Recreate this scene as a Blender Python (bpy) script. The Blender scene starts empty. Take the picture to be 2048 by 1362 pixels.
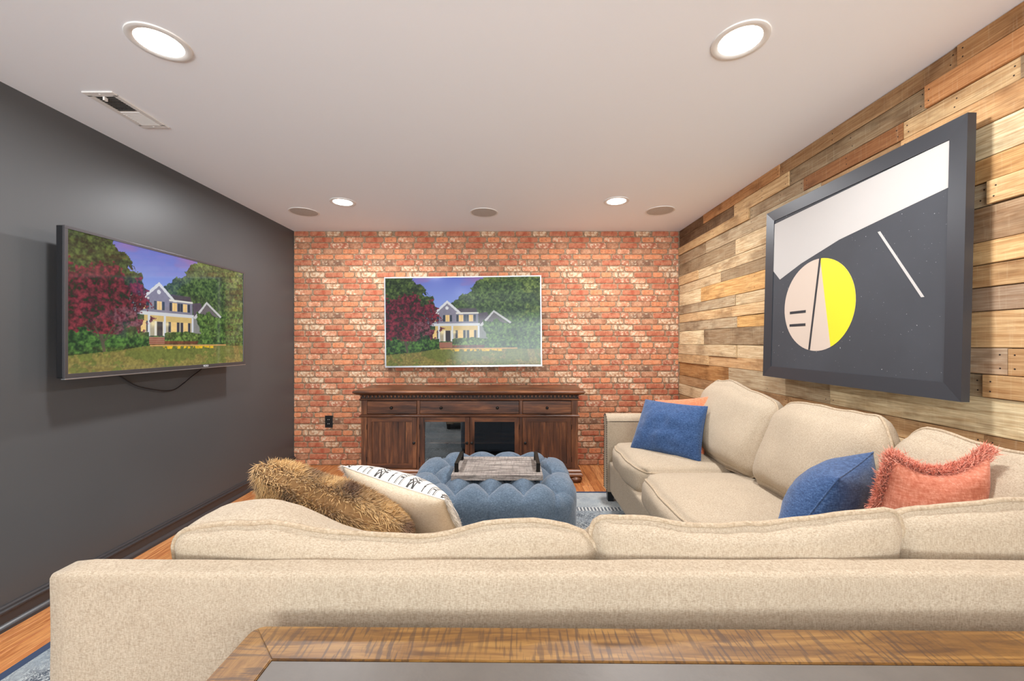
import bpy, bmesh, math, random
import numpy as np
from mathutils import Vector, Matrix, noise
rnd = random.Random(7)
C = bpy.context.scene.collection
scn = bpy.context.scene
# ------------------------------------------------------------------ camera
FPX, CX, CY, HC = 796.0, 1024.0, 685.0, 1.20
cam_d = bpy.data.cameras.new('camera'); cam = bpy.data.objects.new('camera', cam_d); C.objects.link(cam)
cam.location = (0, 0, HC); cam.rotation_euler = (math.radians(90), 0, 0)
cam_d.sensor_width = 36.0; cam_d.lens = FPX / 2048 * 36; cam_d.shift_y = 4 / 2048
cam_d.clip_start = 0.02
scn.camera = cam
scn.view_settings.view_transform = 'Standard'; scn.view_settings.look = 'None'
scn.view_settings.gamma = 1; scn.view_settings.use_curve_mapping = False
scn.view_settings.exposure = 0.0
# ------------------------------------------------------------------ world + lights
w = bpy.data.worlds.new('world'); scn.world = w; w.use_nodes = True
w.node_tree.nodes['Background'].inputs[0].default_value = (0.85, 0.92, 1, 1)
w.node_tree.nodes['Background'].inputs[1].default_value = 1.2
def area(name, loc, rot, sx, sy, watts, col, shape='RECTANGLE'):
    d = bpy.data.lights.new(name, 'AREA'); d.shape = shape; d.size = sx
    if shape in ('RECTANGLE', 'ELLIPSE'): d.size_y = sy
    d.energy = watts; d.color = col
    o = bpy.data.objects.new(name, d); o.location = loc; o.rotation_euler = rot; C.objects.link(o); return o
area('added_rear_fill', (-0.2, -3.14, 1.25), (math.radians(124), 0, 0), 3.0, 1.5, 160, (0.86, 0.94, 1.0)).data.spread = math.radians(115)  # added fill from behind, tilted up to brighten the ceiling
LAMP_W = 24.0
LAMP_COL = (0.96, 0.975, 1.0)
# ------------------------------------------------------------------ helpers
def lin(r, g, b):
    f = lambda c: (c / 255 / 12.92) if c / 255 <= 0.04045 else ((c / 255 + 0.055) / 1.055) ** 2.4
    return (f(r), f(g), f(b), 1.0)
def W(px, py, Y): return Vector(((px - CX) / FPX * Y, Y, HC - (py - CY) / FPX * Y))
class NT:
    def __init__(s, name):
        s.m = bpy.data.materials.new(name); s.m.use_nodes = True; s.nt = s.m.node_tree
        s.b = s.nt.nodes['Principled BSDF']
    def n(s, typ, ins=None, **props):
        nd = s.nt.nodes.new(typ)
        for k, v in props.items(): setattr(nd, k, v)
        for k, v in (ins or {}).items():
            sk = nd.inputs[k]
            if isinstance(v, bpy.types.NodeSocket): s.nt.links.new(v, sk)
            else: sk.default_value = v
        return nd
    def set(s, **kw):
        for k, v in kw.items():
            sk = s.b.inputs[k.replace('_', ' ')]
            if isinstance(v, bpy.types.NodeSocket): s.nt.links.new(v, sk)
            else: sk.default_value = v
        return s
    def ramp(s, fac, stops, interp='LINEAR'):
        r = s.n('ShaderNodeValToRGB', {0: fac}); cr = r.color_ramp; cr.interpolation = interp
        while len(cr.elements) < len(stops): cr.elements.new(0.5)
        for e, (p, c) in zip(cr.elements, stops):
            e.position = p; e.color = c if hasattr(c, '__len__') else (c, c, c, 1)
        return r.outputs[0]
    def mix(s, fac, a, b, mode='MIX'):
        nd = s.n('ShaderNodeMix', data_type='RGBA', blend_type=mode)
        for i, v in ((0, fac), (6, a), (7, b)):
            if isinstance(v, bpy.types.NodeSocket): s.nt.links.new(v, nd.inputs[i])
            else: nd.inputs[i].default_value = v
        return nd.outputs[2]
    def math(s, op, a, b=0.0, c=0.0):
        nd = s.n('ShaderNodeMath', {0: a, 1: b, 2: c}, operation=op); return nd.outputs[0]
    def coord(s, kind='Object', scale=(1, 1, 1), rot=(0, 0, 0), rand=False):
        v = s.n('ShaderNodeTexCoord').outputs[kind]
        if rand:
            r = s.n('ShaderNodeObjectInfo').outputs['Random']
            k = s.math('MULTIPLY', r, 57.0)
            cb = s.n('ShaderNodeCombineXYZ', {0: k, 1: k, 2: k}).outputs[0]
            v = s.n('ShaderNodeVectorMath', {0: v, 1: cb}, operation='ADD').outputs[0]
        return s.n('ShaderNodeMapping', {0: v, 'Scale': scale, 'Rotation': rot}).outputs[0]
    def attr(s, name): return s.n('ShaderNodeAttribute', attribute_name=name)
    def noise(s, v, scale, detail=4, rough=0.55, dist=0.0):
        return s.n('ShaderNodeTexNoise', {'Vector': v, 'Scale': scale, 'Detail': detail, 'Roughness': rough, 'Distortion': dist}).outputs[0]
    def bump(s, h, strength=0.3, dist=0.01):
        b = s.n('ShaderNodeBump', {'Height': h, 'Strength': strength, 'Distance': dist}); s.nt.links.new(b.outputs[0], s.b.inputs['Normal']); return s
def plain(name, col, rough=0.6, metal=0.0, spec=0.5, **kw):
    t = NT(name); t.set(Base_Color=col, Roughness=rough, Metallic=metal, Specular_IOR_Level=spec, **kw); return t.m
class MB:
    """collects verts/faces, with optional per-vertex colour"""
    def __init__(s): s.v = []; s.f = []; s.c = []
    def add(s, vs, fs, col=None):
        o = len(s.v); s.v += [tuple(v) for v in vs]; s.f += [tuple(i + o for i in f) for f in fs]
        s.c += [col or (1, 1, 1, 1)] * len(vs); return s
    def box(s, x0, x1, y0, y1, z0, z1, ch=0.0, col=None):
        if ch <= 0:
            vs = [(x, y, z) for x in (x0, x1) for y in (y0, y1) for z in (z0, z1)]
            return s.add(vs, [(0, 1, 3, 2), (4, 6, 7, 5), (0, 4, 5, 1), (2, 3, 7, 6), (0, 2, 6, 4), (1, 5, 7, 3)], col)
        bm = bmesh.new(); bmesh.ops.create_cube(bm, size=1)
        for v in bm.verts: v.co = Vector(((x0 + x1) / 2 + v.co.x * (x1 - x0), (y0 + y1) / 2 + v.co.y * (y1 - y0), (z0 + z1) / 2 + v.co.z * (z1 - z0)))
        bmesh.ops.bevel(bm, geom=bm.edges[:], offset=ch, segments=2, affect='EDGES', profile=0.6)
        bm.verts.ensure_lookup_table()
        s.add([v.co[:] for v in bm.verts], [[v.index for v in f.verts] for f in bm.faces], col) if not bm.verts.index_update() else None
        bm.free(); return s
    def tube(s, pts, r, n=8, closed=False, col=None, cap=True):
        pts = [Vector(p) for p in pts]; N = len(pts); vs = []; fs = []
        up = None
        for i, p in enumerate(pts):
            if closed: t = pts[(i + 1) % N] - pts[i - 1]
            else: t = pts[min(i + 1, N - 1)] - pts[max(i - 1, 0)]
            t = t.normalized() if t.length > 1e-9 else Vector((0, 0, 1))
            if up is None: up = t.orthogonal().normalized()
            up = (up - t * up.dot(t)); up = up.normalized() if up.length > 1e-6 else t.orthogonal().normalized()
            b = t.cross(up); rr = r[i] if hasattr(r, '__len__') else r
            for k in range(n):
                a = 2 * math.pi * k / n; vs.append(p + (up * math.cos(a) + b * math.sin(a)) * rr)
        M = N if closed else N - 1
        for i in range(M):
            for k in range(n):
                j = (i + 1) % N
                fs.append((i * n + k, i * n + (k + 1) % n, j * n + (k + 1) % n, j * n + k))
        if not closed and cap: fs += [tuple(range(n - 1, -1, -1)), tuple((N - 1) * n + k for k in range(n))]
        return s.add(vs, fs, col)
    def lathe(s, prof, c=(0, 0, 0), axis='Z', n=24, col=None):
        vs = []; fs = []
        for (r, h) in prof:
            for k in range(n):
                a = 2 * math.pi * k / n; x, y = r * math.cos(a), r * math.sin(a)
                p = {'Z': (x, y, h), 'Y': (x, h, y), 'X': (h, x, y)}[axis]
                vs.append((p[0] + c[0], p[1] + c[1], p[2] + c[2]))
        for i in range(len(prof) - 1):
            for k in range(n): fs.append((i * n + k, i * n + (k + 1) % n, (i + 1) * n + (k + 1) % n, (i + 1) * n + k))
        if prof[0][0] > 1e-5: fs.append(tuple(range(n)))
        if prof[-1][0] > 1e-5: fs.append(tuple((len(prof) - 1) * n + k for k in range(n)))
        return s.add(vs, fs, col)
    def mesh(s, name, m, smooth=False, off=(0, 0, 0), color=False, weld=False):
        me = bpy.data.meshes.new(name)
        me.from_pydata([(x - off[0], y - off[1], z - off[2]) for x, y, z in s.v], [], s.f)
        if color:
            a = me.color_attributes.new('Col', 'FLOAT_COLOR', 'POINT'); a.data.foreach_set('color', np.array(s.c, dtype=np.float32).ravel())
        bm = bmesh.new(); bm.from_mesh(me)
        if weld: bmesh.ops.remove_doubles(bm, verts=bm.verts[:], dist=1e-5)
        bmesh.ops.recalc_face_normals(bm, faces=bm.faces[:]); bm.to_mesh(me); bm.free()
        me.materials.append(m)
        if smooth:
            me.polygons.foreach_set('use_smooth', [True] * len(me.polygons))
            if smooth != 'all': me.set_sharp_from_angle(angle=math.radians(smooth if smooth > 1 else 40))
        return me
    def build(s, name, m, parent=None, loc=None, **kw):
        """world-space geometry; object origin at loc (default: parent's base or own centre)"""
        if parent is not None and loc is None: off = Vector(wloc(parent))
        elif loc is not None: off = Vector(loc)
        else:
            a = np.array(s.v); off = Vector(((a[:, 0].min() + a[:, 0].max()) / 2, (a[:, 1].min() + a[:, 1].max()) / 2, a[:, 2].min()))
        me = s.mesh(name, m, off=off, **kw)
        o = bpy.data.objects.new(name, me); C.objects.link(o)
        if parent is not None:
            o.parent = parent; o.location = off - Vector(wloc(parent)) if loc is not None else (0, 0, 0)
        else: o.location = off
        return o
def wloc(o):
    v = Vector(o.location)
    while o.parent: o = o.parent; v += Vector(o.location)
    return v
def tag(o, label, cat, group=None):
    o['label'] = label; o['category'] = cat
    if group: o['group'] = group
    return o
def thing(name, label, cat, loc, group=None):
    o = bpy.data.objects.new(name, None); o.location = loc; o.empty_display_size = 0.1; C.objects.link(o)
    return tag(o, label, cat, group)
def struct(o): o['kind'] = 'structure'; return o
def copy_tree(o, parent=None):
    c = o.copy(); C.objects.link(c)
    if parent: c.parent = parent
    for ch in [x for x in o.children]: copy_tree(ch, c)
    return c
def pn(v, s=1.0): return noise.noise(Vector(v) * s)

XL, XR, YB, ZC, YF = -2.136, 1.632, 3.90, 2.29, -3.0
# ------------------------------------------------------------------ materials
def m_wall_dark():
    t = NT('charcoal_paint'); v = t.coord(); n = t.noise(v, 1.3, 3); n2 = t.noise(v, 260, 2)
    t.set(Base_Color=t.mix(n, lin(74, 74, 75), lin(84, 84, 84)), Roughness=0.42, Specular_IOR_Level=0.45)
    t.bump(n2, 0.12, 0.001); return t.m
def m_ceiling():
    t = NT('ceiling_paint'); v = t.coord(); t.set(Base_Color=lin(243, 244, 246), Roughness=0.75); t.bump(t.noise(v, 90, 3), 0.08, 0.002); return t.m
def m_mortar():
    t = NT('mortar'); v = t.coord(); n = t.noise(v, 45, 5, 0.7); n2 = t.noise(v, 7, 3)
    c = t.ramp(n, [(0.3, lin(104, 82, 64)), (0.5, lin(158, 130, 104)), (0.72, lin(220, 196, 166))])
    t.set(Base_Color=t.mix(t.math('MULTIPLY', n2, 0.5), c, lin(120, 92, 68)), Roughness=0.9); t.bump(n, 0.4, 0.004); return t.m
def m_brick():
    t = NT('brick'); a = t.attr('Col'); v = t.n('ShaderNodeMapping', {0: t.attr('bco').outputs['Vector']}).outputs[0]
    n1 = t.noise(v, 38, 6, 0.72); n2 = t.noise(v, 95, 4, 0.7); n3 = t.noise(v, 16, 3, 0.6, 0.6)
    base = a.outputs['Color']
    c = t.mix(t.ramp(n3, [(0.35, 0), (0.7, 1)]), base, t.mix(0.5, base, lin(226, 172, 134)))
    c = t.mix(t.math('MULTIPLY', t.ramp(n1, [(0.30, 1), (0.5, 0)]), 0.6), c, lin(118, 68, 52))
    # lime-wash patches: attribute alpha says how much
    al = a.outputs['Alpha']
    thr = t.math('SUBTRACT', n1, t.math('SUBTRACT', 0.78, t.math('MULTIPLY', al, 0.42)))
    lime = t.ramp(t.math('MULTIPLY', thr, 9.0), [(0, 0), (1, 1)])
    c = t.mix(t.math('MULTIPLY', lime, 0.85), c, t.mix(n2, lin(178, 148, 114), lin(252, 236, 208)))
    c = t.mix(t.math('MULTIPLY', t.ramp(n2, [(0.3, 1), (0.42, 0)]), 0.6), c, lin(86, 56, 40))
    t.set(Base_Color=c, Roughness=0.8, Specular_IOR_Level=0.3); t.bump(n1, 0.5, 0.003); return t.m
def m_plank():
    t = NT('pallet_wood'); a = t.attr('Col').outputs['Color']
    v = t.coord(scale=(1, 0.16, 1.6), rand=True); n = t.noise(v, 28, 6, 0.7, 1.2); f = t.noise(t.coord(scale=(1, 0.03, 1), rand=True), 190, 3, 0.6)
    blot = t.noise(t.coord(scale=(1, 0.5, 1), rand=True), 6, 4, 0.65); saw = t.noise(t.coord(scale=(1, 1, 0.06), rand=True), 130, 2)
    c = t.mix(t.math('MULTIPLY', t.ramp(n, [(0.36, 1), (0.6, 0)]), 0.55), a, t.mix(1.0, a, lin(196, 160, 122), 'MULTIPLY'))
    c = t.mix(t.math('MULTIPLY', t.ramp(f, [(0.35, 1), (0.6, 0)]), 0.5), c, t.mix(1.0, a, lin(170, 138, 108), 'MULTIPLY'))
    c = t.mix(t.math('MULTIPLY', t.ramp(blot, [(0.34, 1), (0.50, 0)]), 0.6), c, t.mix(1.0, c, lin(158, 142, 130), 'MULTIPLY'))
    c = t.mix(t.math('MULTIPLY', t.ramp(saw, [(0.56, 0), (0.72, 1)]), 0.09), c, lin(244, 226, 190))
    k = t.n('ShaderNodeTexVoronoi', {'Vector': t.coord(scale=(1, 0.42, 1), rand=True), 'Scale': 3.1}).outputs['Distance']
    c = t.mix(t.math('MULTIPLY', t.ramp(k, [(0.03, 1), (0.085, 0)]), 0.8), c, lin(84, 54, 36))
    t.set(Base_Color=c, Roughness=0.72, Specular_IOR_Level=0.3); t.bump(t.math('ADD', n, f), 0.25, 0.002); return t.m
def m_floor():
    t = NT('oak_floor'); a = t.attr('Col').outputs['Color']
    n = t.noise(t.coord(scale=(1, 0.07, 1), rand=True), 60, 5, 0.65, 1.5); b = t.noise(t.coord(scale=(1, 0.25, 1), rand=True), 9, 3)
    c = t.mix(t.math('MULTIPLY', t.ramp(n, [(0.38, 1), (0.6, 0)]), 0.75), a, t.mix(1.0, a, lin(168, 100, 62), 'MULTIPLY'))
    c = t.mix(t.math('MULTIPLY', t.ramp(b, [(0.5, 0), (0.75, 1)]), 0.4), c, lin(232, 160, 92))
    t.set(Base_Color=c, Roughness=0.34, Specular_IOR_Level=0.5); t.bump(n, 0.08, 0.001); return t.m
def m_fabric(name, c1, c2, c3, scale=1.0, bump=0.35, weave=(260, 420), rough=0.95, sheen=0.25):
    t = NT(name); v = t.coord(); n = t.noise(v, 10 * scale, 3); w1 = t.noise(t.coord(scale=(1, 1, 0.22)), weave[0] * scale, 3, 0.7); w2 = t.noise(t.coord(scale=(0.25, 0.25, 1)), weave[1] * scale, 2, 0.6)
    fw = t.math('MULTIPLY', t.math('ADD', w1, w2), 0.5)
    c = t.ramp(fw, [(0.36, c1), (0.5, c2), (0.64, c3)])
    c = t.mix(t.math('MULTIPLY', t.ramp(n, [(0.4, 0), (0.7, 1)]), 0.16), c, c1)
    t.set(Base_Color=c, Roughness=rough, Specular_IOR_Level=0.15, Sheen_Weight=sheen, Sheen_Roughness=0.5); t.bump(fw, bump, 0.0025); return t.m
def m_darkwood(name='acacia', along='Z', c=((46, 27, 18), (92, 54, 33), (146, 92, 56))):
    t = NT(name)
    sc = {'Z': (1, 1, 0.06), 'X': (0.06, 1, 1)}[along]
    n = t.noise(t.coord(scale=sc, rand=True), 55, 5, 0.65, 0.8); b = t.noise(t.coord(scale={'Z': (1, 1, 0.2), 'X': (0.2, 1, 1)}[along], rand=True), 11, 3, 0.6)
    s = t.math('ADD', t.math('MULTIPLY', n, 0.55), t.math('MULTIPLY', b, 0.45))
    col = t.ramp(s, [(0.36, lin(*c[0])), (0.5, lin(*c[1])), (0.66, lin(*c[2]))])
    t.set(Base_Color=col, Roughness=0.36, Specular_IOR_Level=0.5); t.bump(n, 0.1, 0.001); return t.m
M = {}
M['dark'] = m_wall_dark(); M['ceil'] = m_ceiling(); M['mortar'] = m_mortar(); M['brick'] = m_brick(); M['plank'] = m_plank(); M['floor'] = m_floor()
M['trim_dark'] = plain('charcoal_gloss_trim', lin(58, 56, 57), 0.3)
M['trim_white'] = plain('white_trim', lin(228, 224, 218), 0.5)
M['back_gap'] = plain('dark_backing', lin(52, 38, 28), 0.9)
M['linen'] = m_fabric('oatmeal_chenille', lin(156, 138, 116), lin(180, 163, 140), lin(197, 182, 160), weave=(460, 760), sheen=.08, bump=.22)
M['piping'] = m_fabric('oatmeal_piping', lin(158, 138, 112), lin(180, 160, 134), lin(196, 178, 154), bump=0.15, sheen=.1)
M['navy'] = m_fabric('navy_linen', lin(36, 56, 92), lin(54, 80, 120), lin(80, 106, 146), weave=(330, 330))
M['orange'] = m_fabric('orange_linen', lin(206, 106, 70), lin(226, 128, 90), lin(240, 150, 114), weave=(330, 330))
M['coral'] = m_fabric('coral_chenille', lin(176, 98, 74), lin(194, 120, 95), lin(214, 148, 124), weave=(200, 200))
M['ottoman'] = m_fabric('slate_blue_linen', lin(66, 80, 94), lin(88, 104, 120), lin(114, 130, 146), weave=(420, 420), bump=0.25)
M['cream'] = m_fabric('cream_cotton', lin(214, 192, 160), lin(236, 218, 190), lin(248, 234, 212), weave=(520, 520), bump=0.1)
M['wood_v'] = m_darkwood('acacia_upright', 'Z'); M['wood_h'] = m_darkwood('acacia_level', 'X')
M['wood_dark'] = plain('cabinet_inside', lin(44, 28, 20), 0.7)
M['black_plastic'] = plain('black_plastic', lin(24, 24, 26), 0.35)
M['black_metal'] = plain('blackened_metal', lin(40, 38, 36), 0.35, 0.7)
M['silver'] = plain('silver_trim', lin(196, 198, 200), 0.3, 0.9)
M['pewter'] = plain('pewter_nail', lin(96, 88, 80), 0.35, 0.9)
M['frame_black'] = plain('black_satin_frame', lin(50, 52, 57), 0.42)
M['leg_black'] = plain('black_leg', lin(26, 27, 32), 0.35)
def m_glass():
    t = NT('door_glass'); gl = t.n('ShaderNodeBsdfGlossy', {'Roughness': 0.02}); tr = t.n('ShaderNodeBsdfTransparent', {0: (0.9, 0.92, 0.92, 1)})
    fr = t.n('ShaderNodeFresnel', {'IOR': 1.7}); mx = t.n('ShaderNodeMixShader', {0: t.math('ADD', fr.outputs[0], 0.12), 1: tr.outputs[0], 2: gl.outputs[0]})
    t.nt.links.new(mx.outputs[0], t.nt.nodes['Material Output'].inputs[0]); return t.m
M['glass'] = m_glass()
def m_emit(name, col, s):
    t = NT(name); t.set(Base_Color=(0.8, 0.8, 0.8, 1), Emission_Color=col, Emission_Strength=s); return t.m
M['lens'] = m_emit('lamp_lens', (1, 0.97, 0.92, 1), 9.0)
# ------------------------------------------------------------------ room shell
YN = 0.3
o = MB().box(XL - 0.1, XR + 0.1, YF - 0.1, YB + 0.1, -0.1, -0.006).build('floor', None or plain('subfloor', lin(150, 92, 52), 0.5), loc=(0, 0, 0)); floor = struct(o)
# floor boards, one object each
def board(parent, x0, x1, y0, y1, z0, z1, col, m, name, ch=0.002):
    cx, cy, cz = (x0 + x1) / 2, (y0 + y1) / 2, z0
    hx, hy, h = (x1 - x0) / 2, (y1 - y0) / 2, z1 - z0
    mb = MB(); c = ch
    vs = [(-hx, -hy, 0), (hx, -hy, 0), (hx, hy, 0), (-hx, hy, 0), (-hx, -hy, h - c), (hx, -hy, h - c), (hx, hy, h - c), (-hx, hy, h - c), (-hx + c, -hy + c, h), (hx - c, -hy + c, h), (hx - c, hy - c, h), (-hx + c, hy - c, h)]
    fs = [(0, 1, 5, 4), (1, 2, 6, 5), (2, 3, 7, 6), (3, 0, 4, 7), (4, 5, 9, 8), (5, 6, 10, 9), (6, 7, 11, 10), (7, 4, 8, 11), (8, 9, 10, 11)]
    mb.add(vs, fs, col); me = mb.mesh(name, m, color=True)
    o = bpy.data.objects.new(name, me); C.objects.link(o); o.parent = parent; o.location = (cx, cy, cz); return o
BW = 0.085; x = XL; tones = [(216, 152, 96), (204, 136, 80), (226, 166, 108), (192, 124, 74), (212, 148, 90)]
ncol = int((XR - XL) / BW) + 1
for i in range(ncol):
    x0 = XL + i * BW; x1 = min(x0 + BW - 0.0015, XR)
    y = YB
    first = True
    while y > -0.2:
        L = rnd.uniform(0.9, 1.7) if not first else rnd.uniform(0.4, 1.5); first = False
        y0 = max(y - L, -0.2)
        board(floor, x0, x1, y0 + 0.0012, y, -0.006, 0.0, lin(*rnd.choice(tones)), M['floor'], 'floorboard', 0.0012)
        y = y0
for k in range(12):   # wide strips behind the camera
    x0 = XL + k * (XR - XL) / 12; board(floor, x0, x0 + (XR - XL) / 12 - 0.002, YF, -0.201, -0.006, 0.0, lin(*rnd.choice(tones)), M['floor'], 'floorboard', 0.0012)
struct(MB().box(XL - 0.1, XR + 0.1, YF - 0.1, YB + 0.1, ZC, ZC + 0.1).build('ceiling', M['ceil']))
struct(MB().box(XL - 0.1, XL, YF - 0.1, YB + 0.1, 0, ZC).build('wall_left', M['dark']))
# wall behind the camera with an opening added for the fill light
wf = MB(); wx0, wx1, wz0, wz1 = -1.7, 1.3, 0.5, 2.2
wf.box(XL, wx0, YF - 0.1, YF, 0, ZC).box(wx1, XR, YF - 0.1, YF, 0, ZC).box(wx0, wx1, YF - 0.1, YF, 0, wz0).box(wx0, wx1, YF - 0.1, YF, wz1, ZC)
struct(wf.build('wall_front', plain('warm_white_paint', lin(222, 212, 200), 0.8)))
wn = MB()
for a in (wx0, (wx0 + wx1) / 2 - 0.02, wx1 - 0.04): wn.box(a, a + 0.04, YF - 0.07, YF - 0.03, wz0, wz1)
for a in (wz0, (wz0 + wz1) / 2, wz1 - 0.04): wn.box(wx0, wx1, YF - 0.065, YF - 0.035, a, a + 0.04)
struct(wn.build('added_window', M['trim_white']))  # unseen window, added as a way in for the rear fill
# baseboard_left: profile extruded along Y
prof = [(0, 0), (0.034, 0), (0.032, 0.012), (0.024, 0.022), (0.016, 0.026), (0.016, 0.066), (0.021, 0.070), (0.021, 0.077), (0.013, 0.081), (0.011, 0.089), (0.006, 0.095), (0, 0.096)]
mb = MB(); n = len(prof)
mb.add([(XL + a, YF, b) for a, b in prof] + [(XL + a, YB - 0.0, b) for a, b in prof], [(i, (i + 1) % n, n + (i + 1) % n, n + i) for i in range(n)] + [tuple(range(n)), tuple(range(2 * n - 1, n - 1, -1))])
struct(mb.build('baseboard_left', M['trim_dark'], smooth=25))
# ------------------------------------------------------------------ brick wall
wb = struct(MB().box(XL - 0.1, XR + 0.1, YB, YB + 0.1, 0, ZC).build('wall_back', M['mortar'], loc=(0, YB, 0)))
S = 1 / 8.513 * 0.0049   # crop pixel -> metre
R_, O_, RW, Cc, Bn, Dk, OW = (lin(172, 88, 62), 0.30), (lin(210, 130, 88), 0.34), (lin(170, 90, 66), 0.66), (lin(190, 140, 104), 0.80), (lin(172, 118, 88), 0.50), (lin(130, 98, 78), 0.62), (lin(206, 132, 98), 0.66)
PER = 875
rows = [[(-25, 264, R_), (280, 552, R_), (570, 812, Cc)],
        [(28, 325, OW), (350, 658, R_), (680, 890, O_)],
        [(75, 285, Bn), (300, 605, R_), (618, 945, RW)],
        [(-35, 242, O_), (258, 478, OW), (505, 832, Bn)],
        [(168, 355, RW), (380, 685, O_), (702, 1035, O_)],
        [(-5, 318, R_), (328, 466, RW), (476, 862, Dk)],
        [(88, 374, Cc), (384, 662, OW), (680, 955, Bn)],
        [(-15, 164, O_), (178, 272, Cc), (284, 536, Cc), (544, 850, R_)],
        [(-115, 197, R_), (210, 470, RW), (482, 750, OW)]]
ztops = [45, 145, 243, 343, 440, 534, 640, 740, 842]; zb = [137, 240, 343, 437, 528, 632, 735, 835, 937]
def brick_mesh(w, h, col, al, off, seed):
    r = random.Random(seed); d = 0.0075; c = min(0.010, w * 0.3); hx, hz = w / 2, h / 2
    j = lambda a: r.uniform(-a, a)
    ring = [(-hx + c, -hz), (0 + j(w * 0.2), -hz), (hx - c, -hz), (hx, -hz + c), (hx, hz - c), (hx - c, hz), (0 + j(w * 0.2), hz), (-hx + c, hz), (-hx, hz - c), (-hx, -hz + c)]
    ring = [(a * (1 - .003 / w) + j(0.0022), b * (1 - .003 / h) + j(0.002)) for a, b in ring]
    k = len(ring); vs = [(a, 0.004, b) for a, b in ring] + [(a, -d + 0.0035, b) for a, b in ring] + [(a * (1 - 0.010 / w), -d + j(0.0010), b * (1 - 0.011 / h)) for a, b in ring]
    fs = [(i, (i + 1) % k, k + (i + 1) % k, k + i) for i in range(k)] + [(k + i, k + (i + 1) % k, 2 * k + (i + 1) % k, 2 * k + i) for i in range(k)] + [tuple(2 * k + i for i in range(k))]
    mb = MB(); mb.add(vs, fs, (col[0], col[1], col[2], al)); ed = lin(150, 112, 84); mb.c = [(ed[0], ed[1], ed[2], .5)] * (2 * k) + mb.c[2 * k:]; me = mb.mesh('brick', M['brick'], color=True)
    at = me.attributes.new('bco', 'FLOAT_VECTOR', 'POINT')
    at.data.foreach_set('vector', np.array([(v.co.x + off, v.co.y, v.co.z + off * 0.37) for v in me.vertices], dtype=np.float32).ravel())
    return me
bricks = []; cache = {}
for rr in range(41):
    q, ri = divmod(rr, 9); zt = ZC - ((ztops[ri] - 45) * S + q * 0.5157) - 0.001; zbm = ZC - ((zb[ri] - 45) * S + q * 0.5157)
    if zt < 0.012: break
    zbm = max(zbm, 0.003)
    for p in range(-1, 9):
        for bi, (a, b, (col, al)) in enumerate(rows[ri]):
            xa = XL + (a - 10 + p * PER) * S - (q * 0.004); xb = XL + (b - 10 + p * PER) * S - q * 0.004
            full = xa > XL + 0.002 and xb < XR - 0.002 and zbm > 0.004
            xa = max(xa, XL + 0.0005); xb = min(xb, XR - 0.0005)
            if xb - xa < 0.012: continue
            key = (ri, bi, round(xb - xa, 3), round(zt - zbm, 3))
            if key not in cache: cache[key] = brick_mesh(xb - xa, zt - zbm, col, al, ri * 3.1 + bi * 1.3, hash((ri, bi)) % 997)
            bricks.append(((xa + xb) / 2, (zt + zbm) / 2, (xb - xa) * (zt - zbm), cache[key]))
def hidden(x, z):
    if -1.22 < x < 0.27 and 0.98 < z < 1.83: return True
    if -1.5 < x < 0.69 and z < 0.70: return True
    if x > 0.95 and z < 0.62: return True
    return False
vis = sorted([b for b in bricks if not hidden(b[0], b[1])], key=lambda b: -b[2]); single = set(id(b) for b in vis[:300])
vv = []; ff = []; cc = []; bb = []
for b in bricks:
    me = b[3]
    if id(b) in single:
        o = bpy.data.objects.new('brick', me); C.objects.link(o); o.parent = wb; o.location = (b[0], 0, b[1])
    else:
        base = len(vv); nv = len(me.vertices)
        vv += [(v.co.x + b[0], v.co.y, v.co.z + b[1]) for v in me.vertices]; ff += [tuple(i + base for i in p.vertices) for p in me.polygons]
        cc += [tuple(d.color) for d in me.color_attributes['Col'].data]; bb += [tuple(d.vector) for d in me.attributes['bco'].data]
me = bpy.data.meshes.new('brickwork'); me.from_pydata(vv, [], ff); me.materials.append(M['brick'])
me.color_attributes.new('Col', 'FLOAT_COLOR', 'POINT').data.foreach_set('color', np.array(cc, dtype=np.float32).ravel())
me.attributes.new('bco', 'FLOAT_VECTOR', 'POINT').data.foreach_set('vector', np.array(bb, dtype=np.float32).ravel())
o = bpy.data.objects.new('brickwork', me); C.objects.link(o); o.parent = wb; o['kind'] = 'stuff'
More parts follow.
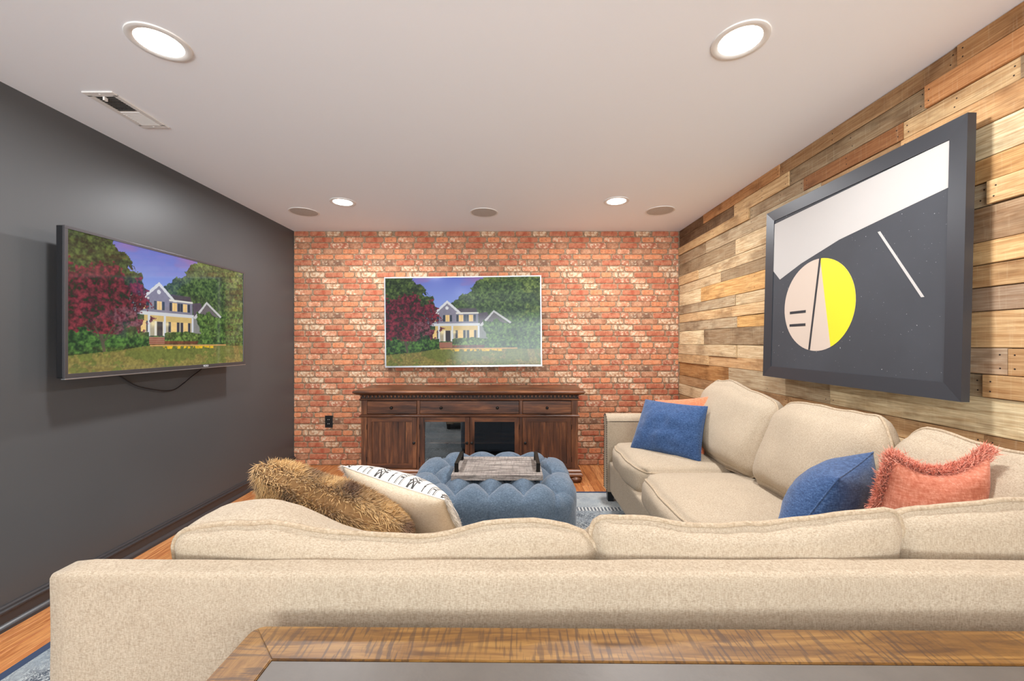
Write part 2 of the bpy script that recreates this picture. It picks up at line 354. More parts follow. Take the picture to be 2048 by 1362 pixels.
# ------------------------------------------------------------------ plank wall
wr = struct(MB().box(XR + 0.02, XR + 0.12, YF - 0.1, YB + 0.1, 0, ZC).build('wall_right', M['back_gap'], loc=(XR + 0.02, 0, 0)))
zr = [2.29, 2.212, 2.123, 2.048, 1.952, 1.838, 1.753, 1.672, 1.55, 1.470, 1.390, 1.308, 1.182, 1.090, 1.010, .882, .80, .70, .605, .51, .41, .31, .20, .10, 0.0]
DB, BR, OR, TAN, LT, PY, GR, GB = (132, 106, 78), (186, 150, 108), (210, 160, 108), (224, 192, 144), (226, 204, 164), (240, 222, 180), (200, 182, 150), (168, 147, 116)
PR = [  # (px end, colour, proud) from far corner towards the camera; the last runs past the camera
 [(1406, DB, 0), (1558, OR, 4), (1914, BR, 1), (2300, (200, 156, 108), 6)],
 [(1468, DB, 0), (1577, TAN, 5), (1850, GB, 0), (2400, (206, 150, 98), 8)],
 [(1498, TAN, 10), (1606, GB, 0), (1804, (164, 116, 76), 3), (2038, TAN, 0), (2500, GB, 2)],
 [(1411, GB, 0), (1640, GR, 1), (1800, BR, 0), (2600, (218, 174, 122), 3)],
 [(1470, GB, 1), (1720, LT, 2), (2700, PY, 0)],
 [(1396, TAN, 8), (1760, LT, 2), (2600, (220, 176, 118), 2)],
 [(1440, LT, 0), (1700, GB, 1), (1975, GR, 0), (2500, (220, 182, 130), 9)],
 [(1401, PY, 1), (1740, (228, 184, 122), 3), (2600, (188, 158, 124), 0)],
 [(1470, GR, 5), (1780, LT, 0), (2500, (226, 188, 132), 3)],
 [(1700, TAN, 2), (2700, (204, 166, 118), 4)],
 [(1472, GR, 0), (1760, (222, 178, 112), -2), (2600, (180, 154, 128), 1)],
 [(1407, PY, 1), (1800, GB, 3), (2500, (216, 178, 128), 2)],
 [(1473, LT, 10), (1760, LT, 0), (2012, (206, 180, 150), 1), (2600, (200, 162, 116), 1)],
 [(1417, TAN, 11), (1760, (214, 176, 128), 2), (1966, GR, 0), (2500, (204, 166, 118), 8)],
 [(1456, (200, 152, 98), 0), (1658, GR, 2), (2700, PY, 1)],
 [(1575, BR, 3), (1964, (206, 170, 124), 1), (2500, BR, 0)]]
def YofPx(px): return XR * FPX / (px - CX)
nails = MB()
for ri in range(24):
    if ri < 16: segs = PR[ri]
    else:
        segs = []; px = 1357
        while px < 2300: px = px + rnd.choice([90, 160, 260, 420]); segs.append((px, rnd.choice([TAN, LT, BR, GR]), rnd.choice([0, 2, 5])))
    z1, z0 = zr[ri] - 0.0012, zr[ri + 1] + 0.0012; y1 = YB - 0.009
    for k, (px, col, pr) in enumerate(segs):
        last = k == len(segs) - 1
        y0 = YofPx(px) if not last else 0.35
        hy = (y1 - y0) / 2; t = 0.014 + 0.0012 * pr; hz = (z1 - z0) / 2
        dv = rnd.uniform(-6, 6); col = tuple(min(255, max(0, c + dv)) for c in col)
        mb = MB(); c = 0.0018; xf = -t + 0.0; nseg = max(2, int(hy * 2 / 0.25) + 1)
        # slightly wavy long edges: waney pallet wood
        wob = [(rnd.uniform(-0.0012, 0.0012), rnd.uniform(-0.0012, 0.0012)) for _ in range(nseg + 1)]
        vs = []; fs = []
        for i in range(nseg + 1):
            yy = -hy + 2 * hy * i / nseg; a, b = wob[i]
            vs += [(0.0, yy, -hz + a), (xf + c, yy, -hz + a), (xf, yy, -hz + a + c), (xf, yy, hz + b - c), (xf + c, yy, hz + b), (0.0, yy, hz + b)]
        for i in range(nseg):
            for q in range(5): fs.append((i * 6 + q, i * 6 + q + 1, (i + 1) * 6 + q + 1, (i + 1) * 6 + q))
        fs += [tuple(range(6)), tuple(nseg * 6 + q for q in range(5, -1, -1))]
        mb.add(vs, fs, lin(*col)); me = mb.mesh('plank', M['plank'], color=True)
        o = bpy.data.objects.new('plank', me); C.objects.link(o); o.parent = wr; o.location = (0, (y0 + y1) / 2, (z0 + z1) / 2)
        for yy in (y0 + 0.02, y1 - 0.02, (y0 + y1) / 2 + rnd.uniform(-.1, .1)):
            if yy < 0.6: continue
            for zz in (z0 + 0.022, z1 - 0.022):
                nails.lathe([(0.0001, -0.0008), (0.0028, -0.0006), (0.0028, 0.002)], (XR + 0.02 - t, yy + rnd.uniform(-.006, .006), zz), 'X', 6)
        y1 = y0 - 0.0015
o = nails.build('nail_head', plain('rusty_nail', lin(46, 34, 28), 0.7, 0.3), wr); o['kind'] = 'stuff'
# continuation of the plank wall behind the camera (never in view)
for ri in range(24):
    board_c = lin(*rnd.choice([TAN, LT, BR, GR]))
    mb = MB().box(XR + 0.004, XR + 0.02, YF, 0.348, zr[ri + 1] + .001, zr[ri] - .001, col=board_c); mb.build('plank', M['plank'], wr, color=True)
# ------------------------------------------------------------------ ceiling fittings
def downlight(x, y, label):
    r = thing('recessed_light', label, 'ceiling light', (x, y, ZC), 'recessed ceiling lights')
    MB().lathe([(0.070, -0.001), (0.073, -0.004), (0.088, -0.006), (0.095, -0.004), (0.0965, 0.0)], (x, y, ZC), n=40).build('trim_ring', M['trim_white'], r, smooth=True)
    MB().lathe([(0.0001, -0.0042), (0.045, -0.0042), (0.071, -0.003), (0.0715, 0)], (x, y, ZC), n=40).build('lens', M['lens'], r, smooth=True)
    L = area('lamp', (0, 0, -0.007), (0, 0, 0), 0.135, 0, LAMP_W, LAMP_COL, 'DISK'); L.parent = r; L.data.spread = math.radians(175)
    return r
def ceilpt(px, py): k = (HC - ZC) * FPX / (py - CY); return ((px - CX) / FPX * k, k)
a, b = ceilpt(319, 85); downlight(a, b, 'large round recessed light shining in the near ceiling above the left television')
a, b = ceilpt(1480, 81); downlight(a, b, 'large round recessed light shining in the near ceiling towards the plank wall')
a, b = ceilpt(685.5, 404); downlight(a, b, 'small round recessed light near the brick wall, beside the left speaker grille')
a, b = ceilpt(1233, 402); downlight(a, b, 'small round recessed light near the brick wall, beside the right speaker grille')
for (x, y) in ((-1.25, -0.9), (0.85, -0.9), (-1.25, -2.3), (0.85, -2.3)):
    r = downlight(x, y, 'round recessed light in the ceiling behind the viewpoint, %s on the %s side' % ('nearer' if y > -1.5 else 'farther back', 'charcoal wall' if x < 0 else 'plank wall'))
    [c for c in r.children if c.type == 'LIGHT'][0].data.energy = 8.0
M['grille'] = NT('speaker_mesh'); t = M['grille']; v = t.n('ShaderNodeTexVoronoi', {'Vector': t.coord(), 'Scale': 330.0}).outputs['Distance']
t.set(Base_Color=t.mix(t.ramp(v, [(0.25, 1), (0.5, 0)]), lin(196, 190, 182), lin(150, 143, 136)), Roughness=0.6); M['grille'] = t.m
for px, py, lb in ((608, 424, 'round flush speaker grille in the ceiling nearest the charcoal wall'), (968, 425, 'middle round flush speaker grille in the ceiling'), (1320, 421.5, 'round flush speaker grille in the ceiling nearest the plank wall')):
    a, b = ceilpt(px, py); r = thing('ceiling_speaker', lb, 'ceiling speaker', (a, b, ZC), 'flush ceiling speakers')
    MB().lathe([(0.106, -0.003), (0.110, -0.005), (0.117, -0.004), (0.118, 0)], (a, b, ZC), n=40).build('rim', M['trim_white'], r, smooth=True)
    MB().lathe([(0.0001, -0.0048), (0.07, -0.0045), (0.106, -0.003), (0.106, 0)], (a, b, ZC), n=40).build('grille', M['grille'], r, smooth=True)
# ceiling register
vx0, vy0 = ceilpt(161, 182); vx1, vy1 = ceilpt(338, 254)
A = ceilpt(161, 182); B = ceilpt(224, 182); Cc_ = ceilpt(288, 255); D = ceilpt(338, 254)
x0, x1, y0, y1 = (A[0] + Cc_[0]) / 2, (B[0] + D[0]) / 2, (A[1] + B[1]) / 2, (Cc_[1] + D[1]) / 2
r = thing('ceiling_vent', 'white slotted air register in the ceiling above the left television', 'air vent', ((x0 + x1) / 2, (y0 + y1) / 2, ZC))
f = MB(); e = 0.022; zt, zb_ = ZC, ZC - 0.006
f.box(x0, x1, y0, y0 + 1.4 * e, zb_, zt, 0.002).box(x0, x1, y1 - 1.4 * e, y1, zb_, zt, 0.002).box(x0, x0 + e, y0 + e, y1 - e, zb_, zt, 0.002).box(x1 - e, x1, y0 + e, y1 - e, zb_, zt, 0.002)
f.build('frame', M['trim_white'], r)
MB().box(x0 + e, x1 - e, y0 + e, y1 - e, ZC - 0.0012, ZC - 0.0002).build('duct_opening', plain('duct_dark', lin(34, 30, 28), 0.9), r)
ns = 20
for i in range(ns):
    yy = y0 + 1.4 * e + (i + 0.5) * (y1 - y0 - 2.8 * e) / ns; s = 1 if i < ns / 2 else -1
    mb = MB(); wv = 0.0065 if s > 0 else 0.0046
    p = [(0, -wv * 0.75 * s, -0.0065), (0, wv * 0.75 * s, -0.0015)]
    vs = []
    for X_ in (x0 + e, x1 - e):
        vs += [(X_, yy + p[0][1], ZC + p[0][2]), (X_, yy + p[1][1], ZC + p[1][2]), (X_, yy + p[1][1] + 0.001, ZC + p[1][2] + 0.001), (X_, yy + p[0][1] + 0.001, ZC + p[0][2] + 0.001)]
    mb.add(vs, [(0, 1, 5, 4), (1, 2, 6, 5), (2, 3, 7, 6), (3, 0, 4, 7), (0, 3, 2, 1), (4, 5, 6, 7)]); mb.build('slat', M['trim_white'], r)
xm = (x0 + x1) / 2
MB().box(xm - 0.004, xm + 0.004, y0 + 0.030, y0 + 0.046, ZC - 0.020, ZC - 0.005, 0.001).build('lever', M['trim_white'], r)
for yy in (y0 + 0.014, y1 - 0.014): MB().lathe([(0.0001, -0.008), (0.004, -0.007), (0.0045, -0.006)], (xm, yy, ZC), n=10).build('screw', M['trim_white'], r)
# ------------------------------------------------------------------ screen picture (numpy)
def vnoise(W_, H_, s, seed, octv=4, asp=1.0):
    g = np.random.RandomState(seed); out = np.zeros((H_, W_)); amp = 1; tot = 0
    for k in range(octv):
        nx, ny = int(s * 2 ** k * asp) + 2, int(s * 2 ** k * 9 / 16) + 2; G = g.rand(ny + 1, nx + 1)
        xs = np.linspace(0, nx - 1e-6, W_); ys = np.linspace(0, ny - 1e-6, H_); xi, yi = xs.astype(int), ys.astype(int); fx, fy = xs - xi, ys - yi
        fx = fx * fx * (3 - 2 * fx); fy = fy * fy * (3 - 2 * fy)
        a = G[yi][:, xi]; b_ = G[yi][:, xi + 1]; c = G[yi + 1][:, xi]; d = G[yi + 1][:, xi + 1]
        out += amp * ((a * (1 - fx) + b_ * fx) * (1 - fy)[:, None] + (c * (1 - fx) + d * fx) * fy[:, None]); tot += amp; amp *= 0.62
    return out / tot
def picture(W_=430, H_=242):
    u, v = np.meshgrid(np.linspace(0, 1, W_), np.linspace(0, 1, H_)); img = np.zeros((H_, W_, 3))
    N1 = vnoise(W_, H_, 14, 1, 5); N2 = vnoise(W_, H_, 60, 2, 3); N3 = vnoise(W_, H_, 5, 3, 4, 0.5); N4 = vnoise(W_, H_, 110, 5, 2)
    def put(mask, col, var=0.0, nz=N2):
        m = np.clip(mask, 0, 1)[..., None] if mask.dtype != bool else mask[..., None].astype(float)
        c = np.array(col, float)[None, None, :] * (1 + var * (nz - 0.5) * 2)[..., None]; img[:] = img * (1 - m) + c * m
    t = np.clip(v / 0.4, 0, 1)[..., None]; img[:] = np.array([104, 120, 204]) * (1 - t) + np.array([150, 172, 232]) * t
    put(np.clip((N3 - 0.5) * 7, 0, 1) * (v < 0.3) * 0.75, (176, 116, 166))
    put(np.clip((vnoise(W_, H_, 7, 9, 4, 0.5) - 0.62) * 8, 0, 1) * 0.7, (226, 186, 206))
    e = (N1 - 0.5) * 0.16
    lt = u < np.interp(v, [0, .08, .14, .22, .3, .36, .42], [.175, .2, .25, .29, .31, .30, .2]) + e
    foliage = np.clip((N2 * 0.6 + N4 * 0.4 - 0.32) * 2.6, 0, 1)
    def leaf(mask, dark, light, w_=foliage):
        m = mask[..., None].astype(float); c = np.array(dark)[None, None] * (1 - w_[..., None]) + np.array(light)[None, None] * w_[..., None]; img[:] = img * (1 - m) + c * m
    leaf(((v > 0.3) & (u < .5)) & (v > .36 + e - (u > .3) * 0.02), (22, 40, 26), (70, 96, 58))
    leaf(lt, (26, 42, 22), (96, 118, 56))
    rt = u > np.interp(v, [0, .06, .14, .22, .26, .3, .38], [.64, .60, .56, .49, .44, .385, .36]) + e
    leaf(rt, (34, 56, 34), (104, 132, 70))
    leaf(rt & (u > .55) & (N3 + u * .3 > .74), (44, 66, 32), (132, 152, 78))
    # house
    def poly(pts):
        m = np.zeros_like(u, bool); x = u; y = v; j = len(pts) - 1
        for i in range(len(pts)):
            xi, yi = pts[i]; xj, yj = pts[j]
            c = ((yi > y) != (yj > y)) & (x < (xj - xi) * (y - yi) / (yj - yi + 1e-12) + xi); m ^= c; j = i
        return m
    rect = lambda a, b, c, d: (u >= a) & (u < b) & (v >= c) & (v < d)
    put(poly([(.25, .41), (.29, .35), (.585, .35), (.60, .41)]), (82, 74, 82), .12)
    put(rect(.25, .60, .405, .545), (132, 130, 146), .05, N4)
    put(poly([(.60, .41), (.655, .395), (.68, .47), (.61, .56)]), (88, 78, 90), .1)
    put(poly([(.30, .415), (.40, .258), (.50, .415)]), (224, 224, 226))
    put(poly([(.318, .42), (.40, .292), (.482, .42)]), (136, 132, 148), .05, N4); put(rect(.345, .455, .41, .53), (136, 132, 148), .05, N4)
    put(((u - .398) ** 2 * 3.16 + (v - .345) ** 2) < .00035, (226, 226, 228))
    put(rect(.25, .345, .402, .414), (226, 220, 210)); put(rect(.455, .602, .395, .412), (230, 226, 216))
    for (a, b) in ((.305, .33), (.388, .413), (.475, .503), (.54, .566)):
        put(rect(a - .017, a - .003, .425, .50), (44, 58, 72)); put(rect(b + .003, b + .017, .425, .50), (44, 58, 72)); put(rect(a, b, .425, .50), (246, 208, 140), .06)
        put(rect(a, b, .461, .464), (214, 170, 100)); put(rect((a + b) / 2, (a + b) / 2 + .002, .425, .5), (214, 170, 100))
    put(rect(.26, .268, .43, .5), (44, 58, 72)); put(rect(.283, .293, .43, .5), (44, 58, 72))
    put(rect(.30, .61, .522, .548), (214, 216, 218)); put(rect(.32, .60, .548, .60), (216, 186, 118), .04); put(rect(.32, .60, .60, .725), (176, 166, 140), .05, N4)
    put(rect(.60, .68, .545, .72), (136, 138, 134), .06)
    put(poly([(.605, .55), (.70, .375), (.712, .39), (.625, .555)]), (206, 204, 204)); put(poly([(.70, .375), (.82, .52), (.81, .535), (.692, .39)]), (206, 204, 204))
    put(poly([(.625, .555), (.70, .40), (.80, .54)]), (110, 104, 106), .08)
    put(rect(.375, .385, .60, .725), (236, 232, 220)); put(rect(.387, .418, .605, .725), (52, 48, 52)); put(rect(.42, .43, .60, .725), (236, 228, 210))
    for (a, b) in ((.305, .33), (.468, .50), (.543, .57)):
        put(rect(a - .017, a - .003, .60, .69), (50, 56, 66)); put(rect(b + .003, b + .017, .60, .69), (50, 56, 66)); put(rect(a, b, .60, .69), (246, 206, 134), .06)
    for a in (.345, .432, .602): put(rect(a - .006, a + .006, .548, .73), (216, 220, 226))
    put(np.exp(-((u - .367) ** 2 * 3 + (v - .62) ** 2) / .0006) * .9, (255, 232, 170)); put(np.exp(-((u - .446) ** 2 * 3 + (v - .62) ** 2) / .0004) * .9, (255, 232, 170))
    put(rect(.345, .43, .735, .80), (146, 84, 64), .1); 
    for k in range(4): put(rect(.345, .43, .735 + k * .017, .739 + k * .017), (196, 150, 124))
    leaf((v > .69 + e * .25) & (v < .78) & (u > .43) & (u < .69), (38, 58, 26), (128, 160, 74)); put((v > .77) & (v < .80) & (u > .43) & (u < .69), (112, 64, 44), .4)
    leaf((u > .64 + e * .6) & (v > np.interp(u, [.64, .72, .8, .86, 1], [.5, .46, .56, .42, .4]) + e) & (v < .82 - (u - .64) * .0 + e * .3), (32, 58, 26), (112, 148, 68))
    leaf((u < .345) & (v > np.interp(u, [0, .06, .2, .3, .345], [.68, .68, .74, .68, .68]) + e * .5) & (v < .86), (22, 46, 26), (92, 136, 60))
    # maroon tree
    mt = (((u - .13) / (.20 + e)) ** 2 + ((v - .47) / (.27 + e * 1.4)) ** 2 < 1 + (N2 - .5) * 1.2) & (v < .72)
    leaf(mt & ((N4 + N2) / 2 > .36), (40, 12, 22), (146, 46, 64)); leaf(mt & (v > .5) & (u > .18) & (N4 > .45), (56, 28, 40), (140, 80, 90))
    put(np.abs(u - .135 - (v - .8) * .1) < .007 * (v > .72) * (v < .87), (88, 80, 66))
    for s_ in (-.10, -.05, .06, .11): put(np.abs(u - .135 - (v - .78) * -s_ * 6) < .003 * (v > .66) * (v < .78), (84, 72, 60))
    lawn = v > np.interp(u, [0, .2, .34, .8, 1], [.875, .845, .81, .815, .82])
    put(lawn, (112, 118, 56), .28, N2 * .5 + N4 * .5); put(lawn & (N1 + (v - .8) > .62), (136, 124, 66), .25, N4)
    put((v > .803) & (v < .815) & (u > .35) & (u < .85), (206, 156, 96), .1); put((v > .815) & (v < .84) & (u > .42) & (u < .75) & (N2 > .42), (226, 180, 34), .2)
    img = np.clip(img / 255, 0, 1); return np.where(img <= 0.04045, img / 12.92, ((img + 0.055) / 1.055) ** 2.4)
PIC = picture(); PH, PW = PIC.shape[:2]
def screen_mesh(name, w, h, m):
    """unit faces +(-Y); x right, z up, centred"""
    us, vs = np.meshgrid(np.linspace(-w / 2, w / 2, PW), np.linspace(h / 2, -h / 2, PH))
    co = np.stack([us, np.zeros_like(us), vs], -1).reshape(-1, 3).astype(np.float32)
    idx = np.arange(PW * PH).reshape(PH, PW); q = np.stack([idx[1:, :-1], idx[1:, 1:], idx[:-1, 1:], idx[:-1, :-1]], -1).reshape(-1, 4).astype(np.int32)
    me = bpy.data.meshes.new(name); me.vertices.add(len(co)); me.vertices.foreach_set('co', co.ravel()); me.loops.add(q.size); me.loops.foreach_set('vertex_index', q.ravel())
    me.polygons.add(len(q)); me.polygons.foreach_set('loop_start', np.arange(0, q.size, 4, dtype=np.int32)); me.update(calc_edges=True)
    ca = me.color_attributes.new('Col', 'FLOAT_COLOR', 'POINT'); ca.data.foreach_set('color', np.concatenate([PIC.reshape(-1, 3), np.ones((PW * PH, 1))], 1).astype(np.float32).ravel())
    me.materials.append(m); return me
def m_screen(name, s, r, sp):
    t = NT(name); c = t.attr('Col').outputs['Color']; t.set(Base_Color=(0.01, 0.01, 0.011, 1), Roughness=r, Specular_IOR_Level=sp, Emission_Color=c, Emission_Strength=s); return t.m
def television(name_label, w, h, mat_s, bez, bez_m, bot_m, depth, extra):
    r = thing('television', name_label, 'television', (0, 0, 0), 'flat-screen televisions')
    sb = bez
    MB().box(-w / 2, w / 2, 0.004, min(depth, .036), -h / 2, h / 2, 0.004).build('casing', M['black_plastic'], r, loc=(0, 0, 0))
    o = bpy.data.objects.new('screen', screen_mesh('screen', w - 2 * sb, h - 2.4 * sb, mat_s)); C.objects.link(o); o.parent = r; o.location = (0, 0.001, 0.2 * sb)
    bz = MB(); bz.box(-w / 2, w / 2, -0.004, 0.006, h / 2 - sb, h / 2, 0.001).box(-w / 2, -w / 2 + sb, -0.004, 0.006, -h / 2, h / 2 - sb, 0.001).box(w / 2 - sb, w / 2, -0.004, 0.006, -h / 2, h / 2 - sb, 0.001)
    bz.box(-w / 2 + sb, w / 2 - sb, -0.004, 0.006, -h / 2, -h / 2 + 1.4 * sb, 0.001)
    bz.build('bezel', bez_m, r, loc=(0, 0, 0))
    extra(r, w, h); return r
def ex_left(r, w, h):
    MB().box(-w / 2 - 0.003, w / 2 + 0.003, -0.008, 0.01, -h / 2 - 0.006, -h / 2 - 0.001, 0.001).build('bottom_strip', M['silver'], r, loc=(0, 0, 0))
    MB().box(-w * .3, w * .3, 0.035, 0.085, -h * .42, h * .2, 0.008).build('rear_housing', M['black_plastic'], r, loc=(0, 0, 0))
    MB().box(-0.18, 0.18, 0.085, 0.119, -0.12, 0.12, 0.003).build('wall_bracket', M['black_metal'], r, loc=(0, 0, 0))
    cu = bpy.data.curves.new('brand_mark', 'FONT'); cu.body = 'VIZIO'; cu.size = 0.017; cu.extrude = 0.0004; cu.align_x = 'CENTER'; cu.align_y = 'CENTER'
    to = bpy.data.objects.new('brand_mark_text', cu); C.objects.link(to); dg = bpy.context.evaluated_depsgraph_get(); me = bpy.data.meshes.new_from_object(to.evaluated_get(dg)); C.objects.unlink(to); bpy.data.objects.remove(to)
    me.materials.clear(); me.materials.append(m_white); o = bpy.data.objects.new('brand_mark', me); C.objects.link(o); o.parent = r; o.location = (0.22, -0.0052, -h / 2 + 0.009); o.rotation_euler = (math.radians(90), 0, 0)
def ex_back(r, w, h):
    MB().box(-0.25, 0.25, .026, .080, -0.2, 0.2, 0.003).build('wall_bracket', M['black_metal'], r, loc=(0, 0, 0))
m_white = plain('white_print', lin(225, 225, 225), 0.5)
SCR = 0.85
t1 = television('large flat television with black edge mounted on the charcoal wall, twilight house on screen', 1.203, 0.69, m_screen('screen_glossy', SCR, 0.06, 0.9), 0.014, plain('gunmetal_bezel', lin(92, 90, 92), 0.3, 0.6), None, 0.05, ex_left)
yl, yr = 1.785, 2.988; t1.location = (-2.010, (yl + yr) / 2, 1.383); t1.rotation_euler = (0, 0, math.radians(90))
depth_b = 0.035
t2 = television('silver-edged flat television on the brick wall above the wooden media console', 1.503, 0.865, m_screen('screen_satin', SCR, 0.12, 0.22), 0.011, M['silver'], None, 0.035, ex_back)
c2 = W(925.7, 643.3, 3.80); t2.location = c2; t2.rotation_euler = (0, math.radians(-0.6), math.radians(-1.0))
# television cable
pts = [(-2.125, 2.10, 1.06), (-2.128, 2.14, 1.035), (-2.126, 2.19, 0.995), (-2.122, 2.25, 0.955), (-2.12, 2.34, 0.925), (-2.12, 2.43, 0.905), (-2.12, 2.50, 0.905), (-2.122, 2.57, 0.935), (-2.124, 2.64, 0.975), (-2.126, 2.72, 1.015), (-2.127, 2.78, 1.06)]
def smooth_path(pts, k=6):
    P = [Vector(p) for p in pts]; P = [P[0]] + P + [P[-1]]; out = []
    for i in range(1, len(P) - 2):
        for j in range(k):
            t = j / k; out.append(0.5 * ((2 * P[i]) + (-P[i - 1] + P[i + 1]) * t + (2 * P[i - 1] - 5 * P[i] + 4 * P[i + 1] - P[i + 2]) * t * t + (-P[i - 1] + 3 * P[i] - 3 * P[i + 1] + P[i + 2]) * t ** 3))
    out.append(P[-2]); return out
tag(MB().tube(smooth_path(pts), 0.0035, 8).build('power_cable', M['black_plastic'], smooth='all'), 'thin black cable drooping along the charcoal wall under the television', 'cable')
# wall outlet on the bricks
oc = W(658, 843, YB - 0.008); r = thing('wall_outlet', 'black electrical outlet on the brick wall left of the media console', 'outlet', oc)
MB().box(oc.x - .037, oc.x + .037, YB - 0.015, YB - 0.004, oc.z - .058, oc.z + .058, 0.002).build('cover_plate', M['black_plastic'], r)
for dz in (.02, -.02):
    rc = MB().box(oc.x - .017, oc.x + .017, YB - 0.0175, YB - 0.013, oc.z + dz - .014, oc.z + dz + .014, 0.002).build('receptacle', M['black_metal'], r)
    mb = MB(); mb.box(oc.x - .008, oc.x - .0055, YB - .0180, YB - .0165, oc.z + dz - .005, oc.z + dz + .005).box(oc.x + .0055, oc.x + .008, YB - .0180, YB - .0165, oc.z + dz - .005, oc.z + dz + .005)
    mb.build('slot', m_white, rc)
# ------------------------------------------------------------------ media console
kx0, kx1, ky, kyb = -1.305, 0.570, 3.44, 3.875
K = thing('media_console', 'dark wood media console with three drawers and glass doors below the brick wall television', 'media console', ((kx0 + kx1) / 2, (ky + kyb) / 2, 0))
def molding(prof, x0, x1, yf, yb, m, name):
    """profile (out, z) run round left, front and right"""
    mb = MB(); vs = []
    for o_, z in prof: vs += [(x0 - o_, yb, z), (x0 - o_, yf - o_, z), (x1 + o_, yf - o_, z), (x1 + o_, yb, z)]
    fs = []; n = len(prof)
    for i in range(n - 1):
        for k in range(3): fs.append((i * 4 + k, i * 4 + k + 1, (i + 1) * 4 + k + 1, (i + 1) * 4 + k))
    fs += [(0, 1, 2, 3), ((n - 1) * 4, (n - 1) * 4 + 3, (n - 1) * 4 + 2, (n - 1) * 4 + 1)]
    fs += [tuple(i * 4 for i in range(n)), tuple(i * 4 + 3 for i in range(n))]
    return mb.add(vs, fs).build(name, m, K, smooth=30)
molding([(0.004, 0.716), (0.004, 0.745), (0.02, 0.750), (0.030, 0.755), (0.044, 0.762), (0.052, 0.768), (0.055, 0.776), (0.052, 0.784), (0.046, 0.788), (0.044, 0.7885)], kx0, kx1, ky, kyb, M['wood_h'], 'top')
molding([(0.002, 0.698), (0.010, 0.702), (0.012, 0.708), (0.012, 0.714), (0.004, 0.716)], kx0, kx1, ky, kyb, M['wood_h'], 'frieze')
MB().box(kx0 - .0045, kx1 + .0045, ky - .0045, ky + .01, .7165, .7445).build('dentil_shade', M['wood_dark'], K)  # dark strip: shade between the dentils put in as colour
d = MB(); nd = 58
for i in range(nd):
    xx = kx0 - 0.012 + (i + .5) * (kx1 - kx0 + 0.024) / nd; yy = ky - 0.0045
    d.add([(xx - .0115, yy, .745), (xx + .0115, yy, .745), (xx, yy, .718), (xx - .0085, yy - .012, .745), (xx + .0085, yy - .012, .745), (xx, yy - .011, .722)], [(0, 1, 2), (3, 5, 4), (0, 3, 4, 1), (1, 4, 5, 2), (2, 5, 3, 0)])
o = d.build('dentil_molding', M['wood_h'], K); o['kind'] = 'stuff'
# carcass: sides, back, bottom, dividers
c = MB(); c.box(kx0, kx0 + .02, ky + .02, kyb, .108, .70).box(kx1 - .02, kx1, ky + .02, kyb, .108, .70).box(kx0, kx1, kyb - .012, kyb, .108, .70).box(kx0, kx1, ky + .02, kyb, .108, .125).box(kx0, kx1, ky + .02, kyb, .555, .575).box(kx0, kx1, ky + .02, kyb, .69, .70)
for xx in (-0.809, 0.077): c.box(xx - .01, xx + .01, ky + .02, kyb, .108, .70)
c.build('carcass', M['wood_dark'], K)
for a, b, dp in ((kx0, kx0 + .052, 0.0), (-0.823, -0.797, 0.004), (0.063, 0.091, 0.004), (kx1 - .055, kx1, 0.0)):
    MB().box(a, b, ky + dp, ky + .03, .108, .698, 0.003).build('post', M['wood_v'], K)
molding([(0.0, .555), (0.008, .557), (0.013, .563), (0.013, .568), (0.009, .573), (0.004, .577), (0.0, .580)], kx0, kx1, ky, ky + .035, M['wood_h'], 'waist_molding')
molding([(0.035, .050), (0.038, .056), (0.036, .068), (0.030, .074), (0.024, .080), (0.026, .086), (0.026, .094), (0.018, .102), (0.006, .108)], kx0, kx1, ky, kyb, M['wood_h'], 'plinth')
def knob(x, z, par, s=1.0):
    MB().lathe([(0.0001, -.026), (.006, -.026), (.0105, -.023), (.0125, -.018), (.011, -.013), (.006, -.009), (.0045, -.004), (.009, -.002), (.010, 0.0)], (x, ky - 0.001, z), 'Y', 20).build('knob', M['black_metal'], par, smooth=True)
for a, b, ks in ((-1.251, -.825, (-1.039,)), (-.795, .061, (-.611, -.126)), (.093, .513, (.302,))):
    dw = MB().box(a, b, ky - .002, ky + .022, .584, .692, 0.003)
    do = dw.build('drawer', M['wood_h'], K)
    for kx in ks: knob(kx, .637, do)
def door(a, b, kx, glass):
    z0, z1 = .113, .553; s = .039
    f = MB(); O4 = [(a, z0), (b, z0), (b, z1), (a, z1)]; I4 = [(a + s, z0 + s), (b - s, z0 + s), (b - s, z1 - s), (a + s, z1 - s)]
    vs = [(x, y, z) for y in (ky + .001, ky + .021) for P_ in (O4, I4) for x, z in P_]; fs = []
    for k in range(4):
        j = (k + 1) % 4; fs += [(k, j, 4 + j, 4 + k), (8 + k, 12 + k, 12 + j, 8 + j), (k, 8 + k, 8 + j, j), (4 + k, 4 + j, 12 + j, 12 + k)]
    f.add(vs, fs); do = f.build('door', M['wood_v'], K)
    for za in (z0, z1 - s): MB().box(a + s, b - s, ky - .0002, ky + .018, za + .0008, za + s - .0008, .001).build('rail', M['wood_h'], do)
    if glass: MB().box(a + s, b - s, ky + .010, ky + .013, z0 + s, z1 - s).build('glass_pane', M['glass'], do)
    else:
        n = 6; w_ = (b - a - 2 * s) / n
        for i in range(n): MB().box(a + s + i * w_, a + s + (i + 1) * w_ - .0008, ky + .009, ky + .018, z0 + s, z1 - s, .0012).build('panel_board', M['wood_v'], do)
    knob(kx, .334, do)
    hx = a - .003 if kx > (a + b) / 2 else b + .003
    for hz in (.19, .47): MB().tube([(hx, ky - .001, hz - .022), (hx, ky - .001, hz + .022)], .003, 8).build('hinge', M['black_metal'], do)
door(-1.251, -.825, -.845, False); door(-.795, -.368, -.388, True); door(-.364, .061, -.346, True); door(.093, .513, .114, False)
MB().box(-.797, .065, ky + .05, kyb - .012, .312, .328, .002).build('shelf', M['wood_h'], K)
